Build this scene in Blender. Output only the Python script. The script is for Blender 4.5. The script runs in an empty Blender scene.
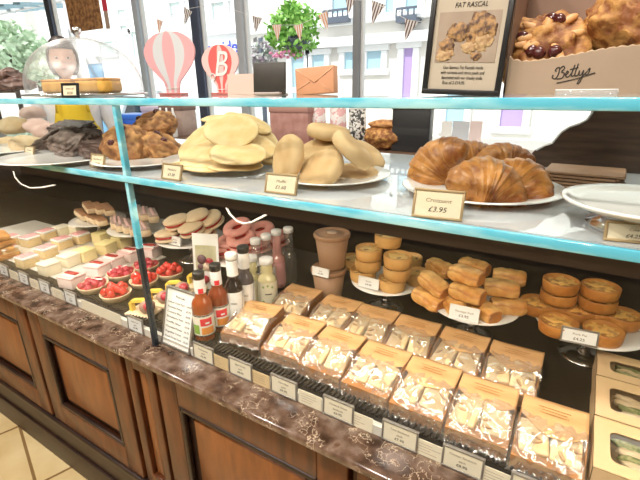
import bpy, bmesh, math, random
from mathutils import Vector, Matrix, Euler, noise
from math import pi, sin, cos, radians as rad
random.seed(7)
SC = bpy.context.scene
COL = SC.collection
LK, LK2, EXPO = .385, .75, 0.0
# ------------------------------------------------------------------ camera
F, YAW, PITCH, ROLL = 426.4, 0.5607, 0.3429, -0.01576
EYE = Vector((0, 0, 1.46))
fw = Vector((-sin(YAW)*cos(PITCH), cos(YAW)*cos(PITCH), -sin(PITCH)))
rt0 = Vector((cos(YAW), sin(YAW), 0)); up0 = rt0.cross(fw)
rt = rt0*cos(ROLL) + up0*sin(ROLL); up = -rt0*sin(ROLL) + up0*cos(ROLL)
cam = bpy.data.objects.new('camera', bpy.data.cameras.new('camera')); COL.objects.link(cam)
M3 = Matrix((rt, up, -fw)).transposed()
cam.matrix_world = Matrix.Translation(EYE) @ M3.to_4x4()
cam.data.sensor_width = 36; cam.data.lens = F/640*36; cam.data.clip_start = .02; cam.data.clip_end = 200
SC.camera = cam
def ray(x, y): return fw*F + rt*(x-320) - up*(y-240)
def at(x, y, z=None, Y=None):
    """world point seen at that place of the photograph, on the level z or on the upright plane Y"""
    d = ray(x, y)
    t = (z-EYE.z)/d.z if z is not None else Y/d.y
    return EYE + d*t
def mpp(p): return (Vector(p)-EYE).dot(fw)/F      # metres per photo pixel at a point
ORD = ['first','second','third','fourth','fifth','sixth','seventh','eighth','ninth','tenth','eleventh','twelfth']

# ------------------------------------------------------------------ materials
MATS = {}
def nt(m):
    m.use_nodes = True
    return m.node_tree.nodes, m.node_tree.links, m.node_tree.nodes['Principled BSDF']
def ramp(n, stops):
    r = n.new('ShaderNodeValToRGB'); e = r.color_ramp.elements
    while len(e) < len(stops): e.new(.5)
    for k, (p, c) in enumerate(stops): e[k].position = p; e[k].color = (*c, 1)
    return r
def coords(n, l, scale=(1,1,1)):
    t = n.new('ShaderNodeTexCoord'); mp = n.new('ShaderNodeMapping'); mp.inputs['Scale'].default_value = scale
    l.new(t.outputs['Object'], mp.inputs['Vector']); return mp.outputs['Vector']
def mat(name, col, rough=.5, metal=0, col2=None, nscale=30, detail=4, lo=.35, hi=.65, stretch=(1,1,1), tone=None,
        bump=0, bscale=60, spec=.5, coat=0, trans=0, sss=0):
    if name in MATS: return MATS[name]
    m = bpy.data.materials.new(name); n, l, b = nt(m); MATS[name] = m
    b.inputs['Base Color'].default_value = (*col, 1); b.inputs['Roughness'].default_value = rough
    b.inputs['Metallic'].default_value = metal; b.inputs['Specular IOR Level'].default_value = spec
    b.inputs['Coat Weight'].default_value = coat; b.inputs['Coat Roughness'].default_value = .12
    if trans: b.inputs['Transmission Weight'].default_value = trans
    out = None
    if col2:
        nz = n.new('ShaderNodeTexNoise'); nz.inputs['Scale'].default_value = nscale; nz.inputs['Detail'].default_value = detail
        l.new(coords(n, l, stretch), nz.inputs['Vector'])
        r = ramp(n, [(lo, col), (hi, col2)]); l.new(nz.outputs['Fac'], r.inputs['Fac']); out = r.outputs['Color']
    if tone:
        a = n.new('ShaderNodeAttribute'); a.attribute_name = 'tone'
        mx = n.new('ShaderNodeMix'); mx.data_type = 'RGBA'
        l.new(a.outputs['Fac'], mx.inputs[0])
        if out: l.new(out, mx.inputs[6])
        else: mx.inputs[6].default_value = (*col, 1)
        mx.inputs[7].default_value = (*tone, 1); out = mx.outputs[2]
    if out: l.new(out, b.inputs['Base Color'])
    if bump:
        nb = n.new('ShaderNodeTexNoise'); nb.inputs['Scale'].default_value = bscale; nb.inputs['Detail'].default_value = 5
        l.new(coords(n, l, stretch), nb.inputs['Vector'])
        bp = n.new('ShaderNodeBump'); bp.inputs['Strength'].default_value = bump; bp.inputs['Distance'].default_value = .004
        l.new(nb.outputs['Fac'], bp.inputs['Height']); l.new(bp.outputs['Normal'], b.inputs['Normal'])
    return m
def clear(name, tint=(1,1,1), f0=.04, haze=0, hazecol=(1,1,1), bump=0, bscale=40, rough=0.0, edge=None, ridged=False):
    """thin clear sheet: transparent, with a mirror reflection that grows towards grazing angles"""
    m = bpy.data.materials.new(name); n, l, b = nt(m); MATS[name] = m
    o = n['Material Output']; n.remove(b)
    tr = n.new('ShaderNodeBsdfTransparent'); tr.inputs['Color'].default_value = (*tint, 1)
    base = tr.outputs[0]
    if haze:
        df = n.new('ShaderNodeBsdfDiffuse'); df.inputs['Color'].default_value = (*hazecol, 1)
        mx = n.new('ShaderNodeMixShader'); mx.inputs[0].default_value = haze
        l.new(base, mx.inputs[1]); l.new(df.outputs[0], mx.inputs[2]); base = mx.outputs[0]
    g = n.new('ShaderNodeBsdfGlossy'); g.inputs['Roughness'].default_value = rough; g.inputs['Color'].default_value = (1,1,1,1)
    lw = n.new('ShaderNodeLayerWeight'); lw.inputs['Blend'].default_value = .5
    pw = n.new('ShaderNodeMath'); pw.operation = 'POWER'; pw.inputs[1].default_value = 5; l.new(lw.outputs['Facing'], pw.inputs[0])
    if edge:     # a curved sheet is looked through over a longer way near its outline
        p3 = n.new('ShaderNodeMath'); p3.operation = 'POWER'; p3.inputs[1].default_value = 4; l.new(lw.outputs['Facing'], p3.inputs[0])
        mc = n.new('ShaderNodeMix'); mc.data_type = 'RGBA'; l.new(p3.outputs[0], mc.inputs[0]); mc.inputs[6].default_value = (*tint, 1); mc.inputs[7].default_value = (*edge, 1); l.new(mc.outputs[2], tr.inputs['Color'])
    ma = n.new('ShaderNodeMath'); ma.operation = 'MULTIPLY_ADD'; ma.inputs[1].default_value = 1-f0; ma.inputs[2].default_value = f0
    l.new(pw.outputs[0], ma.inputs[0])
    ms = n.new('ShaderNodeMixShader'); l.new(ma.outputs[0], ms.inputs[0]); l.new(base, ms.inputs[1]); l.new(g.outputs[0], ms.inputs[2])
    l.new(ms.outputs[0], o.inputs['Surface'])
    if bump:
        nb = n.new('ShaderNodeTexNoise'); nb.inputs['Scale'].default_value = bscale; nb.inputs['Detail'].default_value = 3
        nb.inputs['Distortion'].default_value = 1.2
        if ridged: nb.noise_type = 'RIDGED_MULTIFRACTAL'; nb.inputs['Roughness'].default_value = .4; nb.normalize = True
        l.new(coords(n, l), nb.inputs['Vector'])
        bp = n.new('ShaderNodeBump'); bp.inputs['Strength'].default_value = bump; bp.inputs['Distance'].default_value = .01
        l.new(nb.outputs['Fac'], bp.inputs['Height']); l.new(bp.outputs['Normal'], g.inputs['Normal']); l.new(bp.outputs['Normal'], lw.inputs['Normal'])
    return m

# ------------------------------------------------------------------ mesh building
class MB:
    def __init__(s): s.v = []; s.f = []; s.sm = []; s.mi = []; s.t = []
    def add(s, vs, fs, smooth=True, tone=0, mi=0, xf=None):
        o = len(s.v)
        for k, v in enumerate(vs):
            v = Vector(v); s.v.append(xf @ v if xf else v)
            s.t.append(tone[k] if isinstance(tone, (list, tuple)) else tone)
        for f in fs: s.f.append([i+o for i in f]); s.sm.append(smooth); s.mi.append(mi)
        return s
    def bm(s, b, smooth=False, tone=0, mi=0, xf=None):
        b.verts.index_update()
        return s.add([v.co.copy() for v in b.verts], [[v.index for v in f.verts] for f in b.faces], smooth, tone, mi, xf)
    def box(s, c, d, rot=None, bev=0, mi=0, seg=2, xf=None, tone=0):
        b = bmesh.new(); bmesh.ops.create_cube(b, size=1)
        bmesh.ops.scale(b, vec=d, verts=b.verts)
        if bev: bmesh.ops.bevel(b, geom=list(b.edges), offset=bev, segments=seg, affect='EDGES', profile=.5)
        m = Matrix.Translation(c)
        if rot: m = m @ Euler(rot).to_matrix().to_4x4()
        if xf: m = xf @ m
        s.bm(b, bool(bev), tone, mi, m); b.free(); return s
    def lathe(s, prof, n=32, c=(0,0,0), xf=None, tone=0, mi=0, sx=1, sy=1, wob=0, seed=0, smooth=True, cap=True):
        vs = []; fs = []; ts = []
        for k, p in enumerate(prof):
            for i in range(n):
                a = 2*pi*i/n
                r = p[0]*(1 + (wob*noise.noise((cos(a)*1.3+seed, sin(a)*1.3, seed)) if wob else 0))
                vs.append((c[0]+r*cos(a)*sx, c[1]+r*sin(a)*sy, c[2]+p[1])); ts.append(p[2] if len(p) > 2 else tone)
        for k in range(len(prof)-1):
            for i in range(n):
                j = (i+1) % n; fs.append((k*n+i, k*n+j, (k+1)*n+j, (k+1)*n+i))
        if cap:
            fs.append(tuple(reversed(range(n)))); fs.append(tuple(range((len(prof)-1)*n, len(prof)*n)))
        return s.add(vs, fs, smooth, ts, mi, xf)
    def blob(s, r, c=(0,0,0), amp=0, fr=3, sub=3, flat=0, xf=None, mi=0, seed=0, oct=2, tone=None, p=1):
        b = bmesh.new(); bmesh.ops.create_icosphere(b, subdivisions=sub, radius=1)
        ts = []
        for v in b.verts:
            q = v.co.copy(); k = 1
            if amp:
                w = sum(noise.noise(q*fr*2**o + Vector((seed*7.1, seed*3.3, o*5)))/2**o for o in range(oct)); k += amp*w
                ts.append(max(0, min(1, .28-w*1.0)))
            else: ts.append(0)
            if p != 1: q = Vector([math.copysign(abs(x)**p, x) for x in q])
            q = Vector((q.x*r[0], q.y*r[1], q.z*r[2]))*k
            if flat and q.z < -r[2]*flat: q.z = -r[2]*flat
            v.co = q + Vector(c)
        s.bm(b, True, ts if tone is None else tone, mi, xf); b.free(); return s
    def tube(s, pts, r, n=10, mi=0, xf=None, tone=0, caps=True):
        pts = [Vector(p) for p in pts]; vs = []; fs = []
        for k, p in enumerate(pts):
            t = (pts[min(k+1, len(pts)-1)]-pts[max(k-1, 0)]).normalized()
            a = t.cross(Vector((0,0,1)) if abs(t.z) < .95 else Vector((1,0,0))).normalized(); b2 = t.cross(a)
            rr = r[k] if isinstance(r, (list, tuple)) else r
            for i in range(n): vs.append(p + a*rr*cos(2*pi*i/n) + b2*rr*sin(2*pi*i/n))
        for k in range(len(pts)-1):
            for i in range(n):
                j = (i+1) % n; fs.append((k*n+i, k*n+j, (k+1)*n+j, (k+1)*n+i))
        if caps: fs += [tuple(reversed(range(n))), tuple(range((len(pts)-1)*n, len(pts)*n))]
        return s.add(vs, fs, True, tone, mi, xf)
    def prism(s, poly, d, xf=None, mi=0, tone=0, bev=0):
        """polygon in local x-z, extruded along y from 0 to d"""
        n = len(poly)
        vs = [(p[0], 0, p[1]) for p in poly] + [(p[0], d, p[1]) for p in poly]
        fs = [tuple(range(n)), tuple(reversed(range(n, 2*n)))] + [(i, i+n, (i+1) % n+n, (i+1) % n) for i in range(n)]
        return s.add(vs, fs, False, tone, mi, xf)
    def grid(s, fn, nu, nv, mi=0, thick=0, tone=None, smooth=True, xf=None):
        vs = []; ts = []; fs = []
        for j in range(nv+1):
            for i in range(nu+1):
                q = fn(i/nu, j/nv); vs.append(Vector(q[:3])); ts.append(q[3] if len(q) > 3 else 0)
        w = nu+1
        for j in range(nv):
            for i in range(nu): a = j*w+i; fs.append((a, a+1, a+w+1, a+w))
        if thick:
            o = len(vs); vs += [v - Vector((0,0,thick)) for v in vs]; ts += ts
            fs += [tuple(reversed([i+o for i in f])) for f in list(fs)]
            ring = [i for i in range(w)] + [j*w+nu for j in range(1, nv+1)] + [nv*w+i for i in range(nu-1, -1, -1)] + [j*w for j in range(nv-1, 0, -1)]
            for k in range(len(ring)):
                a, b = ring[k], ring[(k+1) % len(ring)]; fs.append((a, a+o, b+o, b))
        return s.add(vs, fs, smooth, ts, mi, xf)
    def mesh(s, name):
        me = bpy.data.meshes.new(name); me.from_pydata([tuple(v) for v in s.v], [], s.f)
        me.polygons.foreach_set('use_smooth', s.sm); me.polygons.foreach_set('material_index', s.mi)
        if any(s.t):
            a = me.attributes.new('tone', 'FLOAT', 'POINT'); a.data.foreach_set('value', [float(t) for t in s.t])
        me.update(); return me
    def build(s, name, m, parent=None, loc=None, rot=None, label=None):
        me = s.mesh(name)
        for x in (m if isinstance(m, (list, tuple)) else [m]): me.materials.append(x)
        b = bmesh.new(); b.from_mesh(me); bmesh.ops.recalc_face_normals(b, faces=b.faces); b.to_mesh(me); b.free()
        return link(name, me, parent, loc, rot, label)
def link(name, me, parent=None, loc=None, rot=None, label=None):
    o = bpy.data.objects.new(name, me); COL.objects.link(o)
    if parent: o.parent = parent
    if loc is not None: o.location = loc
    if rot is not None: o.rotation_euler = rot
    if label: o['label'] = label
    return o
def tag(o, label=None, cat=None, group=None, kind=None):
    for k, v in (('label', label), ('category', cat), ('group', group), ('kind', kind)):
        if v: o[k] = v
    return o
def thing(name, label, cat, loc=(0,0,0), rot=(0,0,0), group=None):
    o = bpy.data.objects.new(name, None); COL.objects.link(o); o.empty_display_size = .02
    o.location = loc; o.rotation_euler = rot
    return tag(o, label, cat, group)
KIDS = {}
def kids(o): return [c for c in bpy.data.objects if c.parent is o]
def copy_tree(o, parent=None, memo={}):
    if o.name not in memo: memo[o.name] = [c.name for c in kids(o)]
    c = o.copy(); COL.objects.link(c)
    if parent: c.parent = parent
    for ch in memo[o.name]: copy_tree(bpy.data.objects[ch], c)
    return c
class Proto:
    """first placing uses the built thing itself, later ones copies of it and of its parts"""
    def __init__(s, root): s.root = root; s.used = False
    def put(s, loc, rot=(0,0,0), scale=1, label=None, group=None):
        o = copy_tree(s.root) if s.used else s.root
        s.used = True
        o.location = loc; o.rotation_euler = rot
        o.scale = (scale,)*3 if isinstance(scale, (int, float)) else scale
        if label: o['label'] = label
        if group: o['group'] = group
        return o
TXT = {}
def text(s, size, m, parent, loc, rot=(pi/2,0,0), shear=0, align='CENTER', name='lettering', thick=.0002, width=None, bold=0):
    key = (s, size, shear, align, m.name, width, bold)
    if key not in TXT:
        cu = bpy.data.curves.new('txt', 'FONT'); cu.body = s; cu.size = size; cu.shear = shear; cu.align_x = align; cu.extrude = thick; cu.offset = bold
        cu.resolution_u = 3
        o = bpy.data.objects.new('txt', cu); COL.objects.link(o)
        bpy.context.view_layer.update()
        me = bpy.data.meshes.new_from_object(o.evaluated_get(bpy.context.evaluated_depsgraph_get()))
        bpy.data.objects.remove(o)
        if width:
            xs = [v.co.x for v in me.vertices]; w = max(xs)-min(xs)
            for v in me.vertices: v.co.x *= width/w
        me.materials.clear(); me.materials.append(m); TXT[key] = me
    return link(name, TXT[key], parent, loc, rot)

# palette
WOOD = mat('walnut', (.14,.040,.010), .38, col2=(.065,.018,.005), nscale=7, detail=6, stretch=(6,6,1), bump=.05, bscale=30, coat=.08)
WOODP = mat('walnut_panel', (.24,.078,.018), .36, col2=(.16,.05,.012), nscale=9, detail=6, stretch=(5,5,1), coat=.1)
WOODD = mat('dark_walnut', (.035,.014,.007), .42, col2=(.014,.006,.004), nscale=9, stretch=(1,1,8))
BLACK = mat('black', (.012,.012,.012), .35)
DECK = mat('black_deck', (.010,.008,.007), .3, col2=(.018,.013,.010), nscale=20)
WHITE = mat('white', (.82,.82,.8), .4)
CHINA = mat('china', (.86,.84,.8), .15, coat=.5)
PAPER = mat('cream_card', (.78,.67,.47), .6)
WPAPER = mat('white_card', (.85,.85,.82), .6)
INK = mat('ink', (.035,.028,.02), .6); SOFTINK = mat('faded_ink', (.26,.20,.13), .6)
GOLDF = mat('gilt_frame', (.40,.28,.14), .45, metal=.2)
GREYF = mat('grey_frame', (.34,.32,.29), .3, metal=.6)
STEEL = mat('steel', (.75,.75,.75), .16, metal=1)
KRAFT = mat('kraft_card', (.62,.36,.15), .6, col2=(.52,.29,.115), nscale=14, stretch=(3,1,1))
KRAFTD = mat('kraft_tray', (.42,.19,.065), .55, col2=(.3,.125,.045), nscale=14)
CREAMBOX = mat('cream_kraft', (.70,.48,.27), .6, col2=(.66,.46,.24), nscale=14)
CUPK = mat('cup_kraft', (.40,.235,.135), .55, col2=(.36,.2,.11), nscale=10)
CYAN = mat('glass_edge', (.12,.54,.72), .08, col2=(.42,.80,.88), nscale=7, stretch=(1,4,4), lo=.4, hi=.6, spec=.8)
JOINTDARK = mat('joint_dark_reflection', (.02,.03,.04), .3)
GLASS = clear('pane_glass', (.985,.995,.99), .012)
SHELF = clear('shelf_glass', (.93,.97,.965), .06, haze=.05, hazecol=(.85,.93,.97)); SHELFM = clear('white_reflection_shelf_glass', (.92,.96,.96), .13, haze=.55, hazecol=(.93,.96,.99))  # lower shelf: white haze in the colour stands in for the window's reflection
DOME = clear('dome_acrylic', (.98,.98,.98), .06, haze=.09, rough=.34, edge=(.55,.58,.60))
FILM = clear('film', (.97,.96,.95), .18, haze=.06, hazecol=(.97,.96,.94), bump=1.0, bscale=13, rough=.13, ridged=True)
CLEARB = clear('bottle_glass', (.9,.92,.9), .08, haze=.05)
CRUST = mat('croissant_crust', (.62,.26,.055), .36, col2=(.25,.068,.010), nscale=30, detail=8, lo=.36, hi=.64, tone=(.70,.37,.11), bump=.6, bscale=120, coat=.12)
DOUGH = mat('muffin_dough', (.76,.53,.28), .75, col2=(.68,.46,.23), nscale=30, tone=(.50,.27,.09), bump=.15, bscale=150)
PIK = mat('pikelet', (.88,.68,.37), .7, col2=(.80,.57,.26), nscale=30, lo=.4, hi=.62, tone=(.62,.36,.12), bump=.35, bscale=140)
ROCK = mat('rock_cake', (.66,.34,.125), .7, col2=(.38,.155,.05), nscale=48, lo=.4, hi=.6, tone=(.14,.048,.016), bump=1, bscale=110)
GOLDROCK = mat('golden_scone', (.68,.36,.11), .6, col2=(.27,.09,.02), nscale=55, lo=.42, hi=.6, tone=(.18,.055,.014), bump=1, bscale=100)
CHOC = mat('chocolate', (.06,.026,.018), .4, col2=(.12,.06,.045), nscale=40, tone=(.25,.17,.14), bump=.5, bscale=110)
MOCHA = mat('mocha_slice', (.36,.27,.22), .5, col2=(.10,.06,.045), nscale=48, tone=(.11,.065,.05), bump=.4, bscale=90)
PASTRY = mat('baked_pastry', (.68,.31,.068), .5, col2=(.50,.19,.035), nscale=34, tone=(.36,.13,.03), bump=.3, bscale=120)
PASTRYP = mat('pale_pastry', (.76,.47,.17), .55, col2=(.68,.38,.12), nscale=34, tone=(.45,.2,.05), bump=.25, bscale=120)
PUFF = mat('puff_pastry', (.90,.57,.20), .42, col2=(.68,.30,.065), nscale=26, lo=.38, hi=.64, tone=(.44,.16,.035), bump=.35, bscale=90, coat=.15)
FILLG = mat('baked_filling', (.86,.50,.13), .4, col2=(.30,.09,.016), nscale=40, lo=.48, hi=.64, bump=.5, bscale=70, coat=.2)
FILLQ = mat('quiche_filling', (.82,.56,.20), .45, col2=(.14,.08,.025), nscale=40, lo=.5, hi=.6, bump=.3, bscale=70)
CREAM = mat('cream_icing', (.87,.80,.64), .5)
WICE = mat('white_icing', (.86,.83,.80), .45)
YICE = mat('yellow_icing', (.86,.74,.36), .5)
PINKICE = mat('pink_icing', (.86,.56,.54), .45)
PINKP = mat('pale_pink_icing', (.87,.71,.68), .45)
SPONGE = mat('sponge', (.80,.62,.36), .8, col2=(.72,.52,.26), nscale=120)
YSPONGE = mat('yellow_sponge', (.80,.47,.10), .7, col2=(.68,.36,.06), nscale=40, bump=.3, bscale=100)
JAM = mat('red_jam', (.42,.018,.02), .15, coat=.6)
BERRY = mat('strawberry', (.72,.05,.035), .22, coat=.5, col2=(.62,.03,.025), nscale=80)
RASP = mat('raspberry', (.44,.018,.045), .3, coat=.3, bump=.6, bscale=260)
YCHOC = mat('yellow_wafer', (.90,.66,.10), .35)
BISC = mat('cream_biscuit', (.80,.66,.46), .6, col2=(.74,.57,.36), nscale=40, bump=.2, bscale=120)
PBISC = mat('pink_biscuit', (.76,.36,.30), .55, col2=(.68,.28,.24), nscale=40)
BREAD = mat('bread', (.74,.58,.37), .75, col2=(.64,.45,.24), nscale=34, bump=.3, bscale=110)
FILLING = mat('sandwich_filling', (.55,.38,.2), .6, col2=(.30,.14,.07), nscale=90)
SALAD = mat('green_salad', (.10,.15,.03), .5, col2=(.42,.38,.18), nscale=110)
# the shop's script lettering drawn as pen strokes
def script(parent, strokes, w, r, m, loc, tilt):
    o = MB()
    for st__ in strokes:
        P = [Vector((x*w, 0, z*w)) for x, z in st__]; out = []
        for k in range(len(P)-1):
            p_, q_ = P[max(k-1, 0)], P[min(k+2, len(P)-1)]
            for i in range(5):
                s_ = i/5; out.append(.5*((2*P[k])+(P[k+1]-p_)*s_+(2*p_-5*P[k]+4*P[k+1]-q_)*s_*s_+(3*P[k]-p_-3*P[k+1]+q_)*s_**3))
        out.append(P[-1]); o.tube(out, r, 6)
    return o.build('lettering', m, parent, loc, (0, -tilt, 0))
BETTYS = [[(.02,.16),(.0,.10),(.06,.05),(.13,.12),(.17,.30),(.13,.34),(.06,.28),(.10,.24)], [(.17,.30),(.25,.36),(.29,.30),(.22,.22),(.29,.17),(.25,.06),(.14,.04),(.09,.08)],
          [(.31,.10),(.38,.17),(.36,.22),(.32,.14),(.36,.06),(.42,.09),(.47,.17)], [(.53,.36),(.47,.14),(.48,.07),(.53,.09)], [(.42,.25),(.62,.28)], [(.61,.38),(.55,.14),(.56,.07),(.62,.09),(.65,.14)],
          [(.65,.20),(.64,.10),(.69,.08),(.75,.20)], [(.75,.20),(.70,-.06),(.62,-.14),(.66,-.03),(.78,.10),(.84,.16)], [(.84,.18),(.89,.23),(.87,.12),(.83,.07),(.78,.10)], [(.12,-.07),(.35,-.04),(.7,.02),(1.02,.10)]]
# ================================================================== THE ROOM
X0, X1, YB, YW, CEIL = -9.0, 2.6, -2.6, 2.7, 3.0
tile = bpy.data.materials.new('floor_tile'); n, l, b = nt(tile); MATS['floor_tile'] = tile
br = n.new('ShaderNodeTexBrick'); br.offset = 0; br.inputs['Scale'].default_value = 1
br.inputs['Color1'].default_value = (.78,.64,.36,1); br.inputs['Color2'].default_value = (.72,.57,.31,1); br.inputs['Mortar'].default_value = (.28,.17,.07,1)
br.inputs['Mortar Size'].default_value = .006; br.inputs['Brick Width'].default_value = .42; br.inputs['Row Height'].default_value = .42
cv = coords(n, l); mp = cv.node; mp.inputs['Location'].default_value = (.02, .03, 0); mp.inputs['Rotation'].default_value = (0, 0, rad(17))
l.new(cv, br.inputs['Vector'])
nz = n.new('ShaderNodeTexNoise'); nz.inputs['Scale'].default_value = 5; nz.inputs['Detail'].default_value = 8; l.new(cv, nz.inputs['Vector'])
rp = ramp(n, [(.3, (.78,.70,.58)), (.7, (1,1,1))]); l.new(nz.outputs['Fac'], rp.inputs['Fac'])
mx = n.new('ShaderNodeMix'); mx.data_type = 'RGBA'; mx.blend_type = 'MULTIPLY'; mx.inputs[0].default_value = 1
l.new(br.outputs['Color'], mx.inputs[6]); l.new(rp.outputs['Color'], mx.inputs[7]); l.new(mx.outputs[2], b.inputs['Base Color'])
b.inputs['Roughness'].default_value = .35
def struct(name, mb, m, parent=None): return tag(mb.build(name, m, parent), kind='structure')
PLASTER = mat('plaster', (.50,.45,.38), .8)
WALLD = mat('dark_wall', (.14,.10,.075), .7)
struct('floor', MB().box(((X0+X1)/2, (YB+YW)/2, -.05), (X1-X0, YW-YB, .1)), tile)
struct('ceiling', MB().box(((X0+X1)/2, (YB+YW)/2, CEIL+.05), (X1-X0, YW-YB, .1)), PLASTER)
struct('wall_left', MB().box((X0-.05, (YB+YW)/2, CEIL/2), (.1, YW-YB, CEIL)), PLASTER)
struct('wall_right', MB().box((X1+.05, (YB+YW)/2, CEIL/2), (.1, YW-YB, CEIL)), WALLD)
struct('wall_front', MB().box(((X0+X1)/2, YB-.05, CEIL/2), (X1-X0, .1, CEIL)), WALLD)
SILLZ, HEADZ = .55, 2.9
wb = MB()
wb.box(((X0+X1)/2, YW+.08, SILLZ/2), (X1-X0, .16, SILLZ)); wb.box(((X0+X1)/2, YW+.08, (HEADZ+CEIL)/2), (X1-X0, .16, CEIL-HEADZ))
struct('wall_window', wb, WHITE)
FRAMED = mat('frame_navy', (.07,.09,.14), .35, metal=.2); FRAMEG = mat('frame_grey', (.45,.49,.53), .4); FRAMEB = mat('frame_paleblue', (.42,.50,.58), .4); FRAMEM = mat('frame_midgrey', (.26,.28,.30), .4); FRAMEW = mat('frame_white', (.75,.76,.76), .4)
xs = [X0, -4.95, -3.57, -2.85, -2.385, -1.40, X1]
ws = [.06, .09, .07, .09, .07, .045, .06]
fm = [FRAMEW, FRAMED, FRAMEB, FRAMED, FRAMEG, FRAMEM, FRAMEG]
for k in range(1, 6): struct('trim_%d' % (k+1), MB().box((xs[k], YW+.035, (SILLZ+HEADZ)/2), (ws[k], .07, HEADZ-SILLZ), bev=.004), fm[k])
for k in range(6):
    a, c = xs[k]+ws[k]/2, xs[k+1]-ws[k+1]/2; m_ = MB(); e_ = .014
    m_.box((a+e_/2, YW+.05, (SILLZ+HEADZ)/2), (e_, .04, HEADZ-SILLZ)); m_.box((c-e_/2, YW+.05, (SILLZ+HEADZ)/2), (e_, .04, HEADZ-SILLZ))
    m_.box(((a+c)/2, YW+.05, SILLZ+.03), (c-a-2*e_, .05, .06)); m_.box(((a+c)/2, YW+.05, HEADZ-.03), (c-a-2*e_, .05, .06))
    w = struct('window_%d' % (k+1), m_, FRAMEW)
    tag(MB().box(((a+c)/2, YW+.05, (SILLZ+HEADZ)/2), (c-a-2*e_, .006, HEADZ-SILLZ-.12)).build('pane', GLASS, w), kind='structure')

# ================================================================== COUNTER AND CASE
CX0, CX1 = -3.2, .62
GY = .60                                     # plane of the front glass
JX = -.908                                   # joint between the two front panes
# cabinets under the case
def cabinet(x0, x1, label):
    t = thing('counter_cabinet', label, 'cabinet', ((x0+x1)/2, .60, 0), group=None)
    w = x1-x0
    MB().box((0, .36, .523), (w, .70, .536), bev=.002).build('carcass', WOOD, t)
    fr = MB(); z0, z1 = .262, .742; st = .075
    fr.box((-w/2+st/2+.008, -.006, (z0+z1)/2), (st, .026, z1-z0), bev=.003); fr.box((w/2-st/2-.008, -.006, (z0+z1)/2), (st, .026, z1-z0), bev=.003)
    fr.box((0, -.006, z0+.045), (w-2*st-.016, .026, .09), bev=.003); fr.box((0, -.006, z1-.04), (w-2*st-.016, .026, .08), bev=.003)
    d = fr.build('door', WOOD, t)
    xi = w/2-st-.008; zi0, zi1 = z0+.09, z1-.08
    mo = MB()
    for (ax, az, bx, bz) in ((-xi, zi0, xi, zi0), (-xi, zi1, xi, zi1), (-xi, zi0, -xi, zi1), (xi, zi0, xi, zi1)):
        dx, dz = abs(bx-ax), abs(bz-az)
        mo.box(((ax+bx)/2*(.965 if dz else 1), -.012, (az+bz)/2+(0 if dz else (.009 if az == zi0 else -.009))), (max(dx, .014), .016, max(dz, .014)), bev=.004)
        mo.box(((ax+bx)/2*(.90 if dz else 1), .006, (az+bz)/2+(0 if dz else (.026 if az == zi0 else -.026))), (max(dx-.03, .018), .012, max(dz-.03, .018)))
    mo.build('moulding', WOODD, d)
    MB().box((0, .004, (zi0+zi1)/2), (2*xi-.075, .022, zi1-zi0-.075), bev=.005).build('raised_panel', WOODP, d)
    return t
cabinet(-1.605, -1.052, 'walnut cabinet with a raised panel door, whole door visible, left of the slim pilaster')
cabinet(-2.165, -1.612, 'walnut panelled cabinet at the far end of the counter, cut by the photo edge')
cabinet(-.905, -.30, 'walnut panelled cabinet right of the slim pilaster, under the first sandwich packs')
cabinet(-.295, .31, 'walnut panelled cabinet at the near right end of the counter')
t = thing('pilaster', 'narrow walnut pilaster with a slim raised strip between two cabinet doors', 'pilaster', (-.978, .590, 0))
MB().box((0, .3, .523), (.138, .58, .536), bev=.002).build('shaft', WOOD, t)
g = MB()
for s_ in (-1, 1): g.box((s_*.045, .003, .52), (.034, .02, .50), bev=.003)
g.box((0, .003, .74), (.06, .02, .06), bev=.003); g.box((0, .003, .285), (.06, .02, .05), bev=.003)
fp = g.build('face_frame', WOOD, t)
MB().box((0, .008, .51), (.030, .012, .38), bev=.003).build('raised_strip', WOODP, fp)
pl = MB(); pl.box(((CX0+CX1)/2, .94, .12), (CX1-CX0, .69, .24)); pl.box(((CX0+CX1)/2, .588, .245), (CX1-CX0, .03, .022), bev=.006); pl.box(((CX0+CX1)/2, .592, .06), (CX1-CX0, .012, .12), bev=.003)
struct('baseboard_counter', pl, WOODD)
# marble worktop
marble = bpy.data.materials.new('marble'); n, l, b = nt(marble); MATS['marble'] = marble
cv = coords(n, l, (1,1,1)); nz = n.new('ShaderNodeTexNoise'); nz.inputs['Scale'].default_value = 26; nz.inputs['Detail'].default_value = 10; l.new(cv, nz.inputs['Vector'])
base = ramp(n, [(.34, (.040,.020,.012)), (.5, (.13,.075,.05)), (.62, (.21,.145,.11)), (.72, (.12,.06,.035))]); l.new(nz.outputs['Fac'], base.inputs['Fac'])
dst = n.new('ShaderNodeMix'); dst.data_type = 'RGBA'; dst.inputs[0].default_value = .16; l.new(cv, dst.inputs[6]); l.new(nz.outputs['Color'], dst.inputs[7])
vo = n.new('ShaderNodeTexVoronoi'); vo.feature = 'DISTANCE_TO_EDGE'; vo.inputs['Scale'].default_value = 30; l.new(dst.outputs[2], vo.inputs['Vector'])
vr = ramp(n, [(0, (1,1,1)), (.035, (0,0,0))]); l.new(vo.outputs['Distance'], vr.inputs['Fac'])
n2 = n.new('ShaderNodeTexNoise'); n2.inputs['Scale'].default_value = 19; l.new(cv, n2.inputs['Vector'])
r2 = ramp(n, [(.48, (0,0,0)), (.58, (1,1,1))]); l.new(n2.outputs['Fac'], r2.inputs['Fac'])
mu = n.new('ShaderNodeMath'); mu.operation = 'MULTIPLY'; l.new(vr.outputs['Color'], mu.inputs[0]); l.new(r2.outputs['Color'], mu.inputs[1])
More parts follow.
